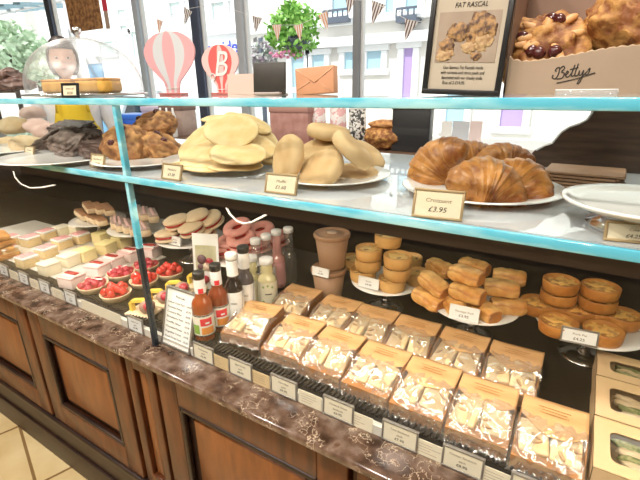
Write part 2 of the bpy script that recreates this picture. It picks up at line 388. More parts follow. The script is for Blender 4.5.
mx = n.new('ShaderNodeMix'); mx.data_type = 'RGBA'; l.new(mu.outputs[0], mx.inputs[0]); l.new(base.outputs['Color'], mx.inputs[6]); mx.inputs[7].default_value = (.78,.62,.45,1)
l.new(mx.outputs[2], b.inputs['Base Color']); b.inputs['Roughness'].default_value = .1; b.inputs['Specular IOR Level'].default_value = .7
tag(MB().box(((CX0+CX1)/2, .9335, .8015), (CX1-CX0, .797, .021), bev=.006, seg=3).build('marble_worktop', marble), 'brown marble worktop with pale veins along the glass case', 'worktop')
# glass case
case = thing('display_case', 'long glass front bakery display case standing on the marble worktop', 'display case', ((CX0+CX1)/2, .95, .812))
def inv(o): return Matrix.Translation(-o.location)
xf = inv(case)
MB().box(((CX0+CX1)/2, .975, .8285), (CX1-CX0, .69, .033), xf=xf).build('deck', DECK, case)
MB().box(((CX0+CX1)/2, 1.33, 1.03), (CX1-CX0, .02, .436), xf=xf).build('back_panel', DECK, case)
for x in (CX0+.01, CX1-.01): MB().box((x, .965, 1.12), (.02, .70, .61), xf=xf).build('end_panel', WOODD, case)
MB().box(((CX0+CX1)/2, .624, .823), (CX1-CX0, .012, .022), xf=xf).build('ticket_rail', mat('rail_white', (.74,.70,.62), .5), case)
g = MB()
g.box(((CX0+CX1)/2, .637, .846), (CX1-CX0, .014, .004), xf=xf)
k = CX0+.01
while k < CX1-.01: g.box((k, .641, .849), (.0045, .026, .008), xf=xf); k += .011
g.build('air_grille', mat('grille_black', (.014,.011,.009), .65), case)
for (a, c, z0, z1) in ((CX0, JX-.006, .812, 1.2585), (JX+.006, CX1, .812, 1.2585), (CX0, JX-.006, 1.2735, 1.4305), (JX+.006, CX1, 1.2735, 1.4305)):
    MB().box(((a+c)/2, GY+.004, (z0+z1)/2), (c-a, .008, z1-z0), xf=xf).build('front_pane', GLASS, case)
MB().box((JX, GY+.003, 1.3515), (.0115, .013, .158), xf=xf).build('pane_joint', CYAN, case, label='pale blue upper glass joint')
MB().box((JX, GY+.003, 1.175), (.0115, .013, .166), xf=xf).build('pane_joint', CYAN, case)
MB().box((JX, GY+.003, .952), (.0115, .013, .28), xf=xf).build('pane_joint', JOINTDARK, case, label='dark lower stretch of the joint, reflection painted black')  # dark background mirrored in the glass edge, painted as a black strip
for x in (CX0+.02, CX1-.03, ):
    MB().box((x, 1.12, 1.352), (.02, .02, .158), xf=xf).build('shelf_post', STEEL, case)
MB().box(((CX0+CX1)/2, .632, 1.244), (CX1-CX0-.06, .028, .028), xf=xf).build('lamp_profile', mat('lamp_profile', (.05,.03,.022), .3), case)
def shelf(z, label):
    t = thing('glass_shelf', label, 'shelf', ((CX0+CX1)/2, .88, z))
    m_ = MB(); w = CX1-CX0; d = .60
    y0 = GY-.002-.88
    m_.box((0, y0+.004+d/2, .0072), (w, d-.01, .0144)); o = m_.build('shelf_pane', SHELFM if z < 1.4 else SHELF, t)
    MB().box((0, y0-.001, .0072), (w, .008, .0146), bev=.0015).build('front_edge', CYAN, t, label='pale blue polished front edge')
    return t
shelf(1.2587, 'lower glass shelf with the croissants and muffins on it')
shelf(1.4306, 'top glass shelf at eye level with the framed sign on it')
Z1, Z2, ZD = 1.2733, 1.4452, .845
# ------------------------------------------------------------------ crockery
def plate_mb(r, h=.012, lip=.012):
    return MB().lathe([(r*.55, 0), (r*.6, .002), (r*.72, .004), (r*.98, h), (r, h+.001), (r*.985, h+.003), (r*.74, .0075), (r*.6, .0055), (0.001, .005)], 56)
def plate(x, y, r, z, label, m=CHINA, name='plate', rim=None):
    p = at(x, y, z=z+.006); o = plate_mb(r).build(name, m, loc=(p.x, p.y, z)); tag(o, label, 'plate'); return o
def stand(x, y, r, label, z=.93):
    p = at(x, y, z=z+.004)
    t = thing('cake_stand', label, 'cake stand', (p.x, p.y, ZD))
    h = z-ZD
    pm = plate_mb(r, .008); pm.build('stand_plate', CHINA, t, loc=(0, 0, h-.006))
    MB().lathe([(.018, .008), (.011, .014), (.009, h*.35), (.015, h*.45), (.009, h*.55), (.011, h*.8), (.03, h-.005)], 24).build('stem', STEEL, t)
    MB().lathe([(.055, 0), (.055, .003), (.03, .007), (.012, .010)], 32).build('foot', STEEL, t)
    return Vector((p.x, p.y, z))
# ------------------------------------------------------------------ tickets
def ticket(label, w, h, lines, loc, tilt=-.25, rz=0, frame=GOLDF, paper=PAPER, name='price_ticket', group=None, fw_=.0035, italic=0, easel=True):
    t = thing(name, label, 'price ticket', loc, (tilt, 0, rz), group)
    m_ = MB()
    m_.box((0, .0015, h/2), (w, .003, h), bev=.0006)
    for s_ in (-1, 1):
        m_.box((s_*(w/2-fw_/2), -.0008, h/2), (fw_, .0034, h-.0004), bev=.0006); m_.box((0, -.001, h/2+s_*(h/2-fw_/2)), (w, .004, fw_), bev=.0006)
    if easel: m_.box((0, .008, h*.3), (w*.3, .0015, h*.62), rot=(.42, 0, 0))
    m_.build('frame', frame, t)
    MB().box((0, -.0004, h/2), (w-2*fw_, .0014, h-2*fw_)).build('card', paper, t)
    nl = len(lines)
    for k, s_ in enumerate(lines):
        sz = h*.56/max(nl, 2)*.80*(1.1 if '£' in s_ else .85)
        wd = min(len(s_)*sz*.5, w*.8)
        text(s_, sz, INK if '£' in s_ else SOFTINK, t, (0, -.0013, h*(.80-(k+.75)*.64/nl)), shear=italic, width=wd)
    return t
# ================================================================== LOWER SHELF (croissants, muffins, pikelets ...)
def tk(x, y, w, h, lines, label, rz=0, z=Z1, tilt=-.3, **k):
    p = at(x, y, z=z); return ticket(label, w, h, lines, p, tilt, rz, **k)
plate(480, 189, .142, Z1, 'large white plate under the croissants')
def croissant_mb(L, R, arc, ridges=5.2, bend=1):
    m_ = MB(); N, K = 90, 26; vs = []; fs = []; ts = []
    rad_ = L/2/sin(min(arc, pi/2))
    for j in range(N+1):
        s = -1+2*j/N; a = s*arc
        c = Vector((rad_*sin(a), rad_*(cos(a)-1)*bend, 0)); tx = Vector((cos(a), -sin(a), 0)); nx = Vector((sin(a), cos(a), 0))
        for i in range(K):
            th = 2*pi*i/K
            se = abs(s) + .035*sin(th+.6)
            kk = max(0, se)*ridges*(1+.10*noise.noise((th*.9, R*60, s*1.5)))+.22*noise.noise((cos(th)*1.2, sin(th)*1.2, s*2.5+R*77)); fr = kk-math.floor(kk)
            r = R*(1-.74*min(1, abs(s))**1.8)*(.945+.085*fr**1.4) + .0022*noise.noise((s*7, cos(th)*1.6, sin(th)*1.6+R*90))
            if abs(s) > .985: r *= .35
            w = c + nx*(cos(th)*r*1.08) + Vector((0, 0, 1))*(max(sin(th)*r*.92, -r*.72))
            vs.append(w)
            e = .85 if fr < .16 else max(0, .55*(fr-.62)/.38*-1)
            ts.append(max(0, min(1, (.8-fr*7)*(.6+.6*noise.noise((s*14, th*1.5, 5))) if fr < .12 else (.3 if sin(th) < -.2 else .25*noise.noise((s*16, th*2, 3))))))
    for j in range(N):
        for i in range(K):
            q = (i+1) % K; fs.append((j*K+i, j*K+q, (j+1)*K+q, (j+1)*K+i))
    fs += [tuple(reversed(range(K))), tuple(range(N*K, (N+1)*K))]
    m_.add(vs, fs, True, ts); return m_
def croissant(x, y, Y, dz, L, R, arc, rot, label):
    p = at(x, y, Y=Y)
    o = croissant_mb(L, R, arc).build('croissant', CRUST, loc=p, rot=rot); return tag(o, label, 'croissant', 'croissants on the white plate')
croissant(470, 157, .95, 0, .105, .038, 1.0, (.2, 0, rad(30)), 'croissant at the back of the plate, mostly hidden behind the others')
croissant(502, 158, .95, 0, .105, .034, 1.0, (.15, 0, rad(32)), 'croissant at the back right of the plate, partly hidden by two in front')
croissant(433, 168, .84, 0, .120, .045, 1.25, (.75, rad(-60), rad(20)), 'croissant at the left end of the plate, behind the croissant ticket')
croissant(520, 183, .81, 0, .105, .043, 1.0, (.45, rad(22), rad(-15)), 'croissant at the right edge of the plate behind the largest one')
croissant(486, 186, .745, 0, .108, .049, 1.05, (.55, rad(16), rad(18)), 'largest croissant at the front of the plate, right of the croissant ticket')
tk(436, 219, .074, .044, ['Croissant', '£3.95'], 'gilt framed croissant price ticket in front of the croissant plate', rz=rad(6), italic=.2)
# muffins
plate(331, 176, .128, Z1, 'white plate under the pile of muffins')
def muffin_mb(seed=0):
    R, h = .051, .031; pr = []
    pr += [(.001, 0, .5), (R*.6, .0002, .5), (R*.84, .0012, .35), (R*.95, .005, 0), (R, h*.42, 0), (R, h*.58, 0), (R*.955, h-.0055, 0), (R*.84, h-.0015, .3), (R*.6, h-.0003, .55), (R*.3, h-.001, .62), (.001, h-.001, .55)]
    m_ = MB().lathe(pr, 44, c=(0, 0, -h/2), wob=.10, seed=seed)
    for k, v in enumerate(m_.v):
        d = noise.noise(v*45+Vector((seed, 0, 0)))*.0011; v.z += d
        if m_.t[k] > .2: m_.t[k] = max(0, min(1, m_.t[k]*(.55+.9*noise.noise(v*38+Vector((0, seed, 2))))+.02))
    return m_
muf = [Proto(muffin_mb(s).build('muffin', DOUGH)) for s in (1, 5)]
Q_ = .56
for k, (x, y, Y, rx, ry, rz, lab) in enumerate([
    (357, 175, .84, .12, .08, Q_, 'muffin lying flat at the right front of the pile'),
    (318, 151, .86, .25, -.3, Q_, 'muffin half hidden in the middle of the pile behind the leaning ones'),
    (366, 156, .93, .30, .55, Q_, 'muffin at the right rear of the pile'),
    (328, 132, .88, .05, .16, Q_, 'topmost muffin of the pile'),
    (288, 158, .74, .50, -1.22, Q_, 'muffin standing almost upright at the left end of the pile'),
    (321, 170, .745, .44, -.60, Q_, 'muffin leaning at the centre front of the pile'),
    (353, 150, .80, .12, .72, Q_, 'muffin sloping down across the right of the pile')]):
    o = muf[k % 2].put(at(x, y, Y=Y), (rx, ry, rz), 1, lab, 'muffins piled on the white plate'); o['category'] = 'muffin'
tk(280, 194, .07, .038, ['Muffin', '£1.60'], 'gilt framed price ticket in front of the muffins', rz=rad(4), italic=.2)
# pikelets
plate(222, 160, .155, Z1, 'cream plate under the heap of pikelets')
def pik_mb(seed):
    R = .069; m_ = MB(); pr = [(.001, 0, .3), (R*.5, 0, .35), (R*.85, .0004, .35), (R*.97, .0018, .4), (R, .0036, .5), (R*.985, .0056, .12), (R*.93, .0068, .0), (R*.7, .0072, .25), (R*.4, .0074, .32), (.001, .0074, .28)]
    m_.lathe(pr, 44, wob=.12, seed=seed*3.7, sx=1.0, sy=.86)
    for v in m_.v: v.z += -.6*v.x*v.x - .5*v.y*v.y + .0028*noise.noise(v*24+Vector((seed*4, 0, 0)))
    return m_
pk = [Proto(pik_mb(s).build('pikelet', PIK)) for s in (1, 2, 3)]
PK = [(193, 165, .74, .05, -.03, Q_, 'pikelet on the plate at the left foot of the heap'), (236, 166, .74, .05, .05, Q_, 'pikelet flat on the plate at the front centre of the heap'),
 (258, 158, .87, .1, .15, Q_, 'pikelet at the right foot of the heap'), (212, 165, .72, .12, -.05, Q_, 'lowest pikelet at the front, just right of its ticket'),
 (259, 151, .86, .25, .45, Q_, 'pikelet drooping over the right of the heap, second layer'), (210, 159, .73, .22, -.08, Q_, 'pikelet in the bottom front row left of centre'),
 (199, 143, .79, .55, -.55, Q_, 'pikelet hanging steeply down the left of the heap'), (239, 154, .735, .30, .10, Q_, 'pikelet in the front row right of centre'),
 (208, 151, .745, .35, -.22, Q_, 'pikelet in the second row at the left, under the steep one'), (250, 146, .80, .35, .28, Q_, 'pikelet in the second row right of centre'), (268, 147, .90, .3, .8, Q_, 'pikelet hanging at the far right edge of the heap'),
 (258, 138, .86, .40, .70, Q_, 'pikelet slipping down the right of the heap under the top ones'), (213, 128, .90, .25, -.35, Q_, 'pikelet at the rear left near the top'),
 (248, 124, .88, .22, .35, Q_, 'pikelet tilted on the upper right of the heap'), (227, 119, .90, .10, 0, Q_, 'topmost pikelet at the back of the heap'),
 (231, 131, .78, .62, .10, Q_, 'large pikelet facing the glass at the front top of the heap')]
for k, (x, y, Y, rx, ry, rz, lab) in enumerate(PK):
    o = pk[k % 3].put(at(x, y, Y=Y), (rx, ry, rz), 1, lab, 'pikelets heaped on the cream plate'); o['category'] = 'pikelet'
tk(171, 180, .062, .036, ['Pikelets', '£1.20'], 'gilt framed price ticket left of the pikelet heap', rz=rad(0), italic=.2)
# rock cakes with fruit on a plate
plate(145, 161, .135, Z1, 'white plate under the round fruit scones')
def rock_root(seed, m=ROCK, R=.06, name='fruit_scone', lab='', cat='scone', hole=True, cherries=2, almonds=3):
    t = thing(name, lab, cat)
    m_ = MB(); m_.blob((R, R, R*.62), (0, 0, 0), .12 if hole else .19, 3.0, 5, .7, seed=seed, oct=4)
    if hole:
        for k, v in enumerate(m_.v):
            d = math.hypot(v.x, v.y)/R
            if v.z > 0 and d < .42: v.z -= (1-d/.42)*R*.24; m_.t[k] = min(1, m_.t[k]+(1-d/.42)*.9)
    m_.build('crumb', m, t)
    rnd = random.Random(seed)
    for k in range(cherries):
        a = rnd.uniform(0, 6.28); MB().blob((R*.15, R*.15, R*.13), amp=.15, sub=2, tone=0).build('cherry', mat('dark_cherry', (.09,.018,.016), .2, coat=.5), t, loc=(cos(a)*R*.5, sin(a)*R*.5, R*.50))
    for k in range(almonds):
        a = rnd.uniform(0, 6.28); rr_ = rnd.uniform(.35, .68); MB().blob((R*.27, R*.10, R*.07), amp=.08, sub=3, tone=0).build('almond', mat('almond', (.74,.42,.17), .5, col2=(.62,.30,.10), nscale=40), t, loc=(cos(a)*R*rr_, sin(a)*R*rr_, R*(.66-.35*rr_)), rot=(.2*sin(a), .3*cos(a), a+rnd.uniform(-.5, .5)))
    return t
r1 = Proto(rock_root(3, cherries=2, almonds=0))
for x, y, Y, rot, sc, lab in [(155, 127, .90, (.35, -.1, .3), 1.18, 'round brown fruit scone on top at the back of its plate'), (162, 149, .84, (.5, .1, 2.0), 1.12, 'round brown fruit scone at the right of its plate beside the pikelets'), (127, 146, .765, (.75, -.15, .9), 1.18, 'round brown fruit scone at the front left behind the pale blue glass joint')]:
    r1.put(at(x, y, Y=Y), rot, sc, lab, 'round fruit scones on the lower shelf')
tk(97, 168, .058, .036, ['Fat Rascal', '£3.50'], 'gilt framed price ticket just left of the pale blue glass joint', italic=.2)
# chocolate and mocha slices
plate(62, 158, .17, Z1, 'cream plate under the dark chocolate slices')
def slab(x, y, Y, r, rot, m, label, seed, amp=.22):
    o = MB().blob(r, amp=amp, fr=3.2, sub=5, seed=seed, oct=4, p=.6).build('chocolate_slice', m, loc=at(x, y, Y=Y), rot=rot); return tag(o, label, 'chocolate slice', 'chocolate slices on the cream plate')
slab(89, 143, .76, (.055, .045, .028), (.4, .3, .4), CHOC, 'very dark chocolate slice at the right end of its plate', 4)
slab(72, 128, .80, (.075, .045, .015), (.3, .05, .2), CHOC, 'dark chocolate slice lying on top of the mocha ones', 6)
slab(52, 143, .74, (.072, .05, .028), (.35, -.35, .1), MOCHA, 'grey brown mocha slice at the left of its plate', 8)
slab(71, 143, .72, (.06, .05, .026), (.6, .25, .0), MOCHA, 'grey brown mocha slice leaning at the centre of its plate', 11)
slab(97, 150, .72, (.04, .04, .022), (.2, .1, .7), CHOC, 'small dark chocolate lump at the lower right of its plate', 13)
plate(10, 150, .15, Z1, 'cream plate of pale rolls at the left edge')
bun = Proto(MB().blob((.062, .05, .036), amp=.1, fr=1.6, sub=3, flat=.7, seed=2, tone=0).build('pale_roll', BREAD))
for x, y, Y, rot, lab in [(10, 146, .76, (0, 0, .2), 'pale roll at the front left edge of the lower shelf'), (30, 146, .74, (.1, .2, 1.0), 'pale roll beside the mocha slices'), (14, 126, .82, (.1, 0, .5), 'pale roll stacked on the others at the left edge')]:
    o = bun.put(at(x, y, Y=Y), rot, 1, lab, 'pale rolls at the left edge'); o['category'] = 'bread roll'
mer = Proto(MB().blob((.05, .045, .032), amp=.22, fr=2, sub=3, flat=.6, seed=4, tone=0).build('pink_meringue', mat('meringue_pink', (.80,.58,.50), .6, col2=(.7,.45,.38), nscale=25)))
for x, y, Y, lab in [(38, 127, .86, 'pink beige meringue behind the mocha slices'), (48, 132, .84, 'pink beige meringue touching the mocha slice'), (33, 114, .98, 'pink meringue at the back under the top shelf')]:
    o = mer.put(at(x, y, Y=Y), (0, 0, x), 1, lab, 'pink meringues'); o['category'] = 'meringue'
tk(29, 157, .055, .034, ['Brownie', '£3.20'], 'gilt framed price ticket at the left end of the lower shelf', italic=.2)
# empty platter and the ticket before it
p = at(646, 207, z=Z1+.03)
t = thing('platter', 'empty round silver platter raised on a drum at the right end of the shelf', 'platter', (p.x, p.y, Z1))
MB().lathe([(.064, 0), (.067, .006), (.052, .012), (.052, .022)], 48).build('platter_base', STEEL, t)
MB().lathe([(.05, .022), (.078, .026), (.100, .036), (.102, .038), (.100, .0405), (.092, .038), (.085, .034), (.076, .033), (.001, .033)], 64).build('platter_dish', CHINA, t)
tk(632, 243, .062, .026, ['Cake', '£4.25'], 'gilt framed price ticket leaning on the empty platter', rz=rad(10), italic=.2)
# carved board and kraft bags at the right rear
B = [(527, 165), (529, 157), (535, 150), (543, 145.5), (551, 143), (555, 138), (560, 132), (568, 127), (577, 124), (585, 120), (590, 114), (593, 107)]
pts = [at(x, y, Y=1.165) for x, y in B]
poly = [(q.x, q.z) for q in pts] + [(.42, pts[-1].z), (.42, Z1), (pts[0].x, Z1)]
o = MB().prism(poly, .022).build('carved_board', mat('board_wood', (.085,.046,.027), .4, col2=(.035,.018,.010), nscale=10, stretch=(1,1,9), coat=.2), loc=(0, 1.15, 0))
tag(o, 'dark brown wooden board with a scrolled left end behind the silver platter', 'wooden board')
MB().tube([(q.x+.004, -.004, q.z+.002) for q in pts[2:]], .0022, 8).build('pale_reflection_line', WHITE, o, label='thin pale reflection modelled along the scroll')  # pale reflection along the scroll, modelled as a thin white tube
for k in range(5):
    p = at(574, 189-k*4.6, z=Z1+.004+.0085*k)
    o = MB().box((0, 0, 0), (.128-.006*(k % 2), .10, .0048), bev=.0015).build('kraft_bag', CUPK, loc=(at(581, 187, z=Z1).x-.006*(k % 2), .965, Z1+.003+.0064*k), rot=(0, 0, rad(-9+1.5*k)))
    MB().tube([(.064, -.045, .0), (.0645, 0, .0), (.064, .045, 0)], .0030, 10).build('fold', CUPK, o)
    tag(o, 'folded brown paper bag in the stack by the scrolled board, %s' % ['the bottom one', 'second from the bottom', 'the middle one', 'second from the top', 'the topmost one'][k], 'paper bag', 'folded paper bags')

# ================================================================== LOWER DECK, RIGHT: stands
c = stand(386, 280, .100, 'white cake stand carrying the small savoury tarts')
def tart_root(R, h, shell, fill, name, cat, seed=1):
    t = thing(name, '', cat)
    MB().lathe([(R*.86, 0, .3), (R*.93, .002, .15), (R*.985, h*.4, 0), (R, h*.82, 0), (R*1.0, h*.95, .35), (R*.965, h, .5), (R*.91, h*.96, .35), (R*.88, h*.86, .2), (.001, h*.84, .2)], 44, wob=.03, seed=seed).build('shell', shell, t)
    MB().grid(lambda u, v: (lambda r, a: (r*cos(a), r*sin(a), h*.80+.004*(1-(r/(R*.9))**2)+.0036*noise.noise((r*cos(a)*75, r*sin(a)*75, seed))))(R*.9*v, 2*pi*u), 36, 10).build('filling', fill, t)
    return t
qt = Proto(tart_root(.038, .034, PASTRYP, FILLQ, 'savoury_tart', 'tart'))
b1 = at(392, 283, z=.949); b2 = at(363, 274, z=.949); G = 'savoury tarts on the cake stand'
sp = [((b2.x, b2.y), 0, 'savoury tart at the bottom left of the stack behind the stand ticket'), ((b2.x+.014, b2.y+.004), 1, 'savoury tart in the middle of the left column'), ((b2.x+.016, b2.y+.002), 2, 'savoury tart at the top of the left column'),
      ((b1.x, b1.y), 0, 'savoury tart at the bottom front right of the stand ticket'), ((b1.x+.012, b1.y+.004), 1, 'savoury tart in the middle of the right column'), ((b1.x+.012, b1.y+.003), 2, 'savoury tart third up in the right column, under the topmost')]
for (x, y), k, lab in sp: qt.put((x, y, .932+.0345*k), (0, 0, k*1.3+x*9), 1, lab, G)
q = at(388, 240, z=.932+3.5*.0345); qt.put((q.x, q.y, .932+3*.0345), (-.04, .03, .4), 1, 'topmost savoury tart crowning the stack', G)
q = at(418, 277, z=.949); qt.put((q.x, q.y, .932), (0, 0, 2), 1, 'savoury tart at the right rear of its stand beside the sausage rolls', G)
q = at(353, 262, z=.949); qt.put((q.x, q.y, .932), (0, 0, 1), 1, 'savoury tart at the left rear of its stand beside the paper cups', G)
q = at(410, 258, z=.96); qt.put((q.x, q.y, .932), (0, 0, 3), 1, 'savoury tart in the shade at the back of its stand', G)
tk(368, 288, .062, .03, ['Quiche', '£4.50'], 'small white price card on the stand of savoury tarts', z=.936, tilt=-.2, frame=WPAPER, paper=WPAPER)
# sausage rolls
c = stand(474, 303, .110, 'white cake stand carrying the sausage rolls')
def roll_mb(seed=0):
    L, a, b_ = .088, .026, .021; m_ = MB(); N, K = 30, 30; vs = []; fs = []; ts = []
    for j in range(N+1):
        s = -1+2*j/N; e = ((1-abs(s)**7)**.5*.16+.84)*(1-.12*abs(s)**4)
        for i in range(K):
            th = 2*pi*i/K
            ct, st = cos(th), sin(th); pw = .72
            y = math.copysign(abs(ct)**pw, ct)*a*e; z = math.copysign(abs(st)**pw, st)*b_*e
            g_ = math.exp(-((th-2.62-.2*sin(s*3))/.14)**2); z -= .005*g_; y += .004*g_; zz_ = .0006*sin(s*11+seed)*max(0, st); z += zz_
            g2 = math.exp(-((th-1.2-.5*s*s)/.16)**2); z -= .0022*g2*(1 if abs(s) < .9 else 0)
            q = Vector((s*L/2, y, z)); q += Vector((0, 1, 1))*.0018*noise.noise(q*70+Vector((seed, 0, 0)))
            vs.append(q); ts.append(min(1, .7*g_+(.75 if abs(s) > .96 else 0)+max(0, .55*noise.noise(q*45+Vector((0, seed, 0))))+(.5 if st < -.55 else 0)))
    for j in range(N):
        for i in range(K):
            k = (i+1) % K; fs.append((j*K+i, j*K+k, (j+1)*K+k, (j+1)*K+i))
    m_.add(vs, fs, True, ts)
    for e, o in ((-1, 0), (1, N*K)):
        m_.add([vs[o+i]+Vector((0, 0, 0)) for i in range(K)]+[Vector((e*(L/2-.006), 0, 0))], [(i, (i+1) % K, K) for i in range(K)], True, .95)
    return m_
rl = [Proto(roll_mb(s).build('sausage_roll', PUFF)) for s in (0, 3, 8)]
RL = [(440, 268, .985, -.5, 0, 'sausage roll at the back left of its stand behind another'), (474, 267, .995, -.25, 0, 'sausage roll at the back of the heap, partly hidden by the topmost'), (509, 277, .985, .15, 0, 'sausage roll at the back right of its stand'),
 (428, 299, .952, -.35, .1, 'sausage roll at the bottom left end of its stand'), (453, 304, .952, -.9, 0, 'sausage roll at the bottom front behind the white price card'), (484, 310, .952, -.7, 0, 'sausage roll at the bottom front just right of the white price card'), (508, 306, .952, .38, 0, 'sausage roll at the bottom right end of its stand'),
 (434, 284, .992, -.45, .25, 'sausage roll in the second layer at the left end'), (467, 293, .992, -.25, 0, 'sausage roll in the second layer at the centre above the price card'), (501, 288, .992, .25, 0, 'sausage roll in the second layer at the right end'),
 (466, 275, 1.03, -.3, 0, 'topmost sausage roll in the middle of the heap')]
for k, (x, y, z, rz, ry, lab) in enumerate(RL):
    o = rl[k % 3].put(at(x, y, z=z-.004), (.06, ry, rz), .93, lab, 'sausage rolls on the cake stand'); o['category'] = 'sausage roll'
tk(463, 321, .068, .036, ['Sausage Roll', '£3.95'], 'small white price card on the stand of sausage rolls', z=.936, tilt=-.2, rz=.05, frame=WPAPER, paper=WPAPER)
# pies
c = stand(590, 322, .118, 'white cake stand carrying the round pies at the right end')
py_ = Proto(tart_root(.040, .029, PASTRY, FILLG, 'round_pie', 'pie', 4))
G = 'round pies on the cake stand'
for x, y, z, lab in [(537, 305, .95, 'round pie at the left edge of the pie stand'), (578, 312, .95, 'round pie in the middle of the pie stand, below the two columns'), (622, 318, .95, 'round pie at the right rear of the pie stand'), (558, 325, .95, 'round pie at the front left beside the pie ticket'), (603, 333, .95, 'round pie at the front right behind the pie ticket')]:
    q = at(x, y, z=z); py_.put((q.x, q.y, .933), (0, 0, x), 1, lab, G)
for x, y, nm in [(559, 293, 'left'), (598, 299, 'right')]:
    q = at(x, y, z=.985)
    py_.put((q.x, q.y, .933), (0, 0, x), 1, 'round pie hidden at the foot of the %s column at the rear' % nm, G)
    py_.put((q.x, q.y, .9625), (0, 0, x+2), 1, 'lower visible pie of the %s column at the rear' % nm, G)
    py_.put((q.x, q.y, .992), (0, 0, x+4), 1, 'topmost pie of the %s column at the rear' % nm, G)
tk(578, 344, .07, .034, ['Pork Pie', '£4.25'], 'grey framed price ticket at the front of the pie stand', z=.936, tilt=-.2, rz=.1, frame=GREYF, paper=WPAPER)
# paper cups
def cup_root():
    t = thing('soup_cup', '', 'paper cup')
    MB().lathe([(.044, 0), (.0445, .002), (.060, .118), (.001, .118)], 44).build('cup', CUPK, t)
    MB().lathe([(.0625, .112), (.0645, .114), (.0645, .124), (.062, .127), (.058, .127), (.057, .123), (.03, .123), (.028, .126), (.001, .126)], 44).build('lid', CUPK, t)
    MB().lathe([(.017, .126), (.017, .1285), (.001, .1285)], 24).build('vent_disc', mat('vent_disc', (.62,.45,.32), .5), t)
    return t
cp = Proto(cup_root())
q = at(329, 299, z=ZD); cy = q.y
cp.put((q.x, cy, ZD), scale=.84, label='lower brown paper soup cup under a twin, left of the savoury tarts', group='stacked soup cups')
cp.put((q.x+.006, cy+.01, ZD+.1085), scale=.84, label='upper brown paper soup cup with its lid showing', group='stacked soup cups')
qq = at(325, 271, z=ZD+.107); ticket('small white price card standing on the rim of the lower brown soup cup', .056, .026, ['Soup', '£5.50'], (qq.x, cy-.056, ZD+.100), -.12, frame=WPAPER, paper=WPAPER)
# ================================================================== SANDWICH PACKS
FLAPM = mat('kraft_flap', (.68,.40,.18), .5, col2=(.58,.32,.13), nscale=12, stretch=(1,4,1), coat=.2)
def pack_root(seed):
    rnd = random.Random(seed); t = thing('sandwich_pack', '', 'sandwich pack')
    w, d = .106, .136
    poly = [(0, 0), (0, .027), (.012, .0285), (.06, .031), (d, .031), (d, 0)]      # y-z profile
    m_ = MB(); vs = [(-w/2, y, z) for y, z in poly]+[(w/2, y, z) for y, z in poly]; k = len(poly)
    m_.add(vs, [tuple(range(k)), tuple(reversed(range(k, 2*k)))]+[(i, i+k, (i+1) % k+k, (i+1) % k) for i in range(k)], False)
    for s_ in (-1, 1):   # side cheeks rising to the lid
        vs = []
        for x in (s_*(w/2-.001), s_*(w/2+.0006)): vs += [(x, 0, .02), (x, d, .02), (x, d, .053), (x, .075, .053), (x, .01, .029)]
        m_.add(vs, [(0,1,2,3,4), (9,8,7,6,5)]+[(i, i+5, (i+1) % 5+5, (i+1) % 5) for i in range(5)], False)
    m_.build('tray', KRAFTD, t)
    dip = rnd.uniform(.022, .040); off = rnd.uniform(-.25, .25)
    def lid(u, v):
        x = (u-.5)*w*1.01; f = .084 - dip*max(0, cos(pi*(u-.5-off*.3)))**.8 + .003*noise.noise((u*7, seed, 0))
        y = f+(d-f)*v; return (x, y, .0555+.0012*noise.noise((x*40, y*40, seed)) - .004*(1-v)**2)
    MB().grid(lid, 20, 10, thick=.0015).build('lid', FLAPM, t)
    pm = MB()
    for q_, ww in enumerate((.052, .040, .046)): pm.box((0, .112-.008*q_, .0575), (ww, .0016, .0004))
    pm.build('lid_print', mat('lid_print', (.50,.27,.09), .5), t)
    for s_ in (-1, 1):
        b_ = MB(); b_.box((0, 0, 0), (.046, .064, .011), bev=.0035, seg=3, tone=0)
        for v in b_.v: v += Vector((0, 0, .003*noise.noise(v*55+Vector((seed, s_, 0)))))
        hf = b_.build('sandwich_half', BREAD, t, loc=(s_*.0245, .046, .0385), rot=(.30, s_*.12, s_*rnd.uniform(-.1, .25)))
        MB().box((0, -.002, -.0085), (.047, .066, .006), bev=.0025, seg=2).build('filling', FILLING if (seed+s_) % 3 else SALAD, hf)
        for q_ in range(3): MB().blob((.010, .0035, .0025), amp=.3, fr=3, sub=2, tone=0, seed=q_+seed).build('filling_shred', [FILLING, FILLING, MATS['mayo'] if 'mayo' in MATS else mat('mayo', (.86,.80,.66), .3)][(q_+seed) % 3], hf, loc=(rnd.uniform(-.014, .014), rnd.uniform(-.022, .015), .0055), rot=(0, 0, rnd.uniform(-1, 1)))
    prof = [(-.010, .003), (-.005, .006), (-.003, .018), (-.001, .0285), (.02, .040), (.05, .052), (.066, .0560), (.080, .0545), (.092, .0520)]
    def film(u, v):
        f = v*(len(prof)-1); i = min(int(f), len(prof)-2); g_ = f-i
        y = prof[i][0]*(1-g_)+prof[i+1][0]*g_; z = prof[i][1]*(1-g_)+prof[i+1][1]*g_
        x = (u-.5)*(w+.008)*(1+.05*(1-v)**3)
        q = Vector((x*30, y*26, seed*3.1))
        am = .0105 if y < .060 else .0035
        q = Vector((x*34+y*16, y*20-x*8, seed*3.1)); r_ = 1-abs(noise.noise(q)*1.9); r2 = 1-abs(noise.noise(Vector((x*70-y*40, y*36+x*30, seed+4)))*1.8)
        z += am*(r_-.72)+am*.55*(r2-.7); 
        if v < .22: y += .006*noise.noise((u*26, v*6, seed)); z += .010*noise.noise((u*34, v*8, seed+5))+.003
        edge = abs(u-.5)*2
        if edge > .9: z -= (edge-.9)*.09
        return (x, y, max(.002, z))
    MB().grid(film, 52, 48).build('film_wrap', FILM, t)
    return t
packs = [Proto(pack_root(s)) for s in (1, 2, 3, 4, 5)]
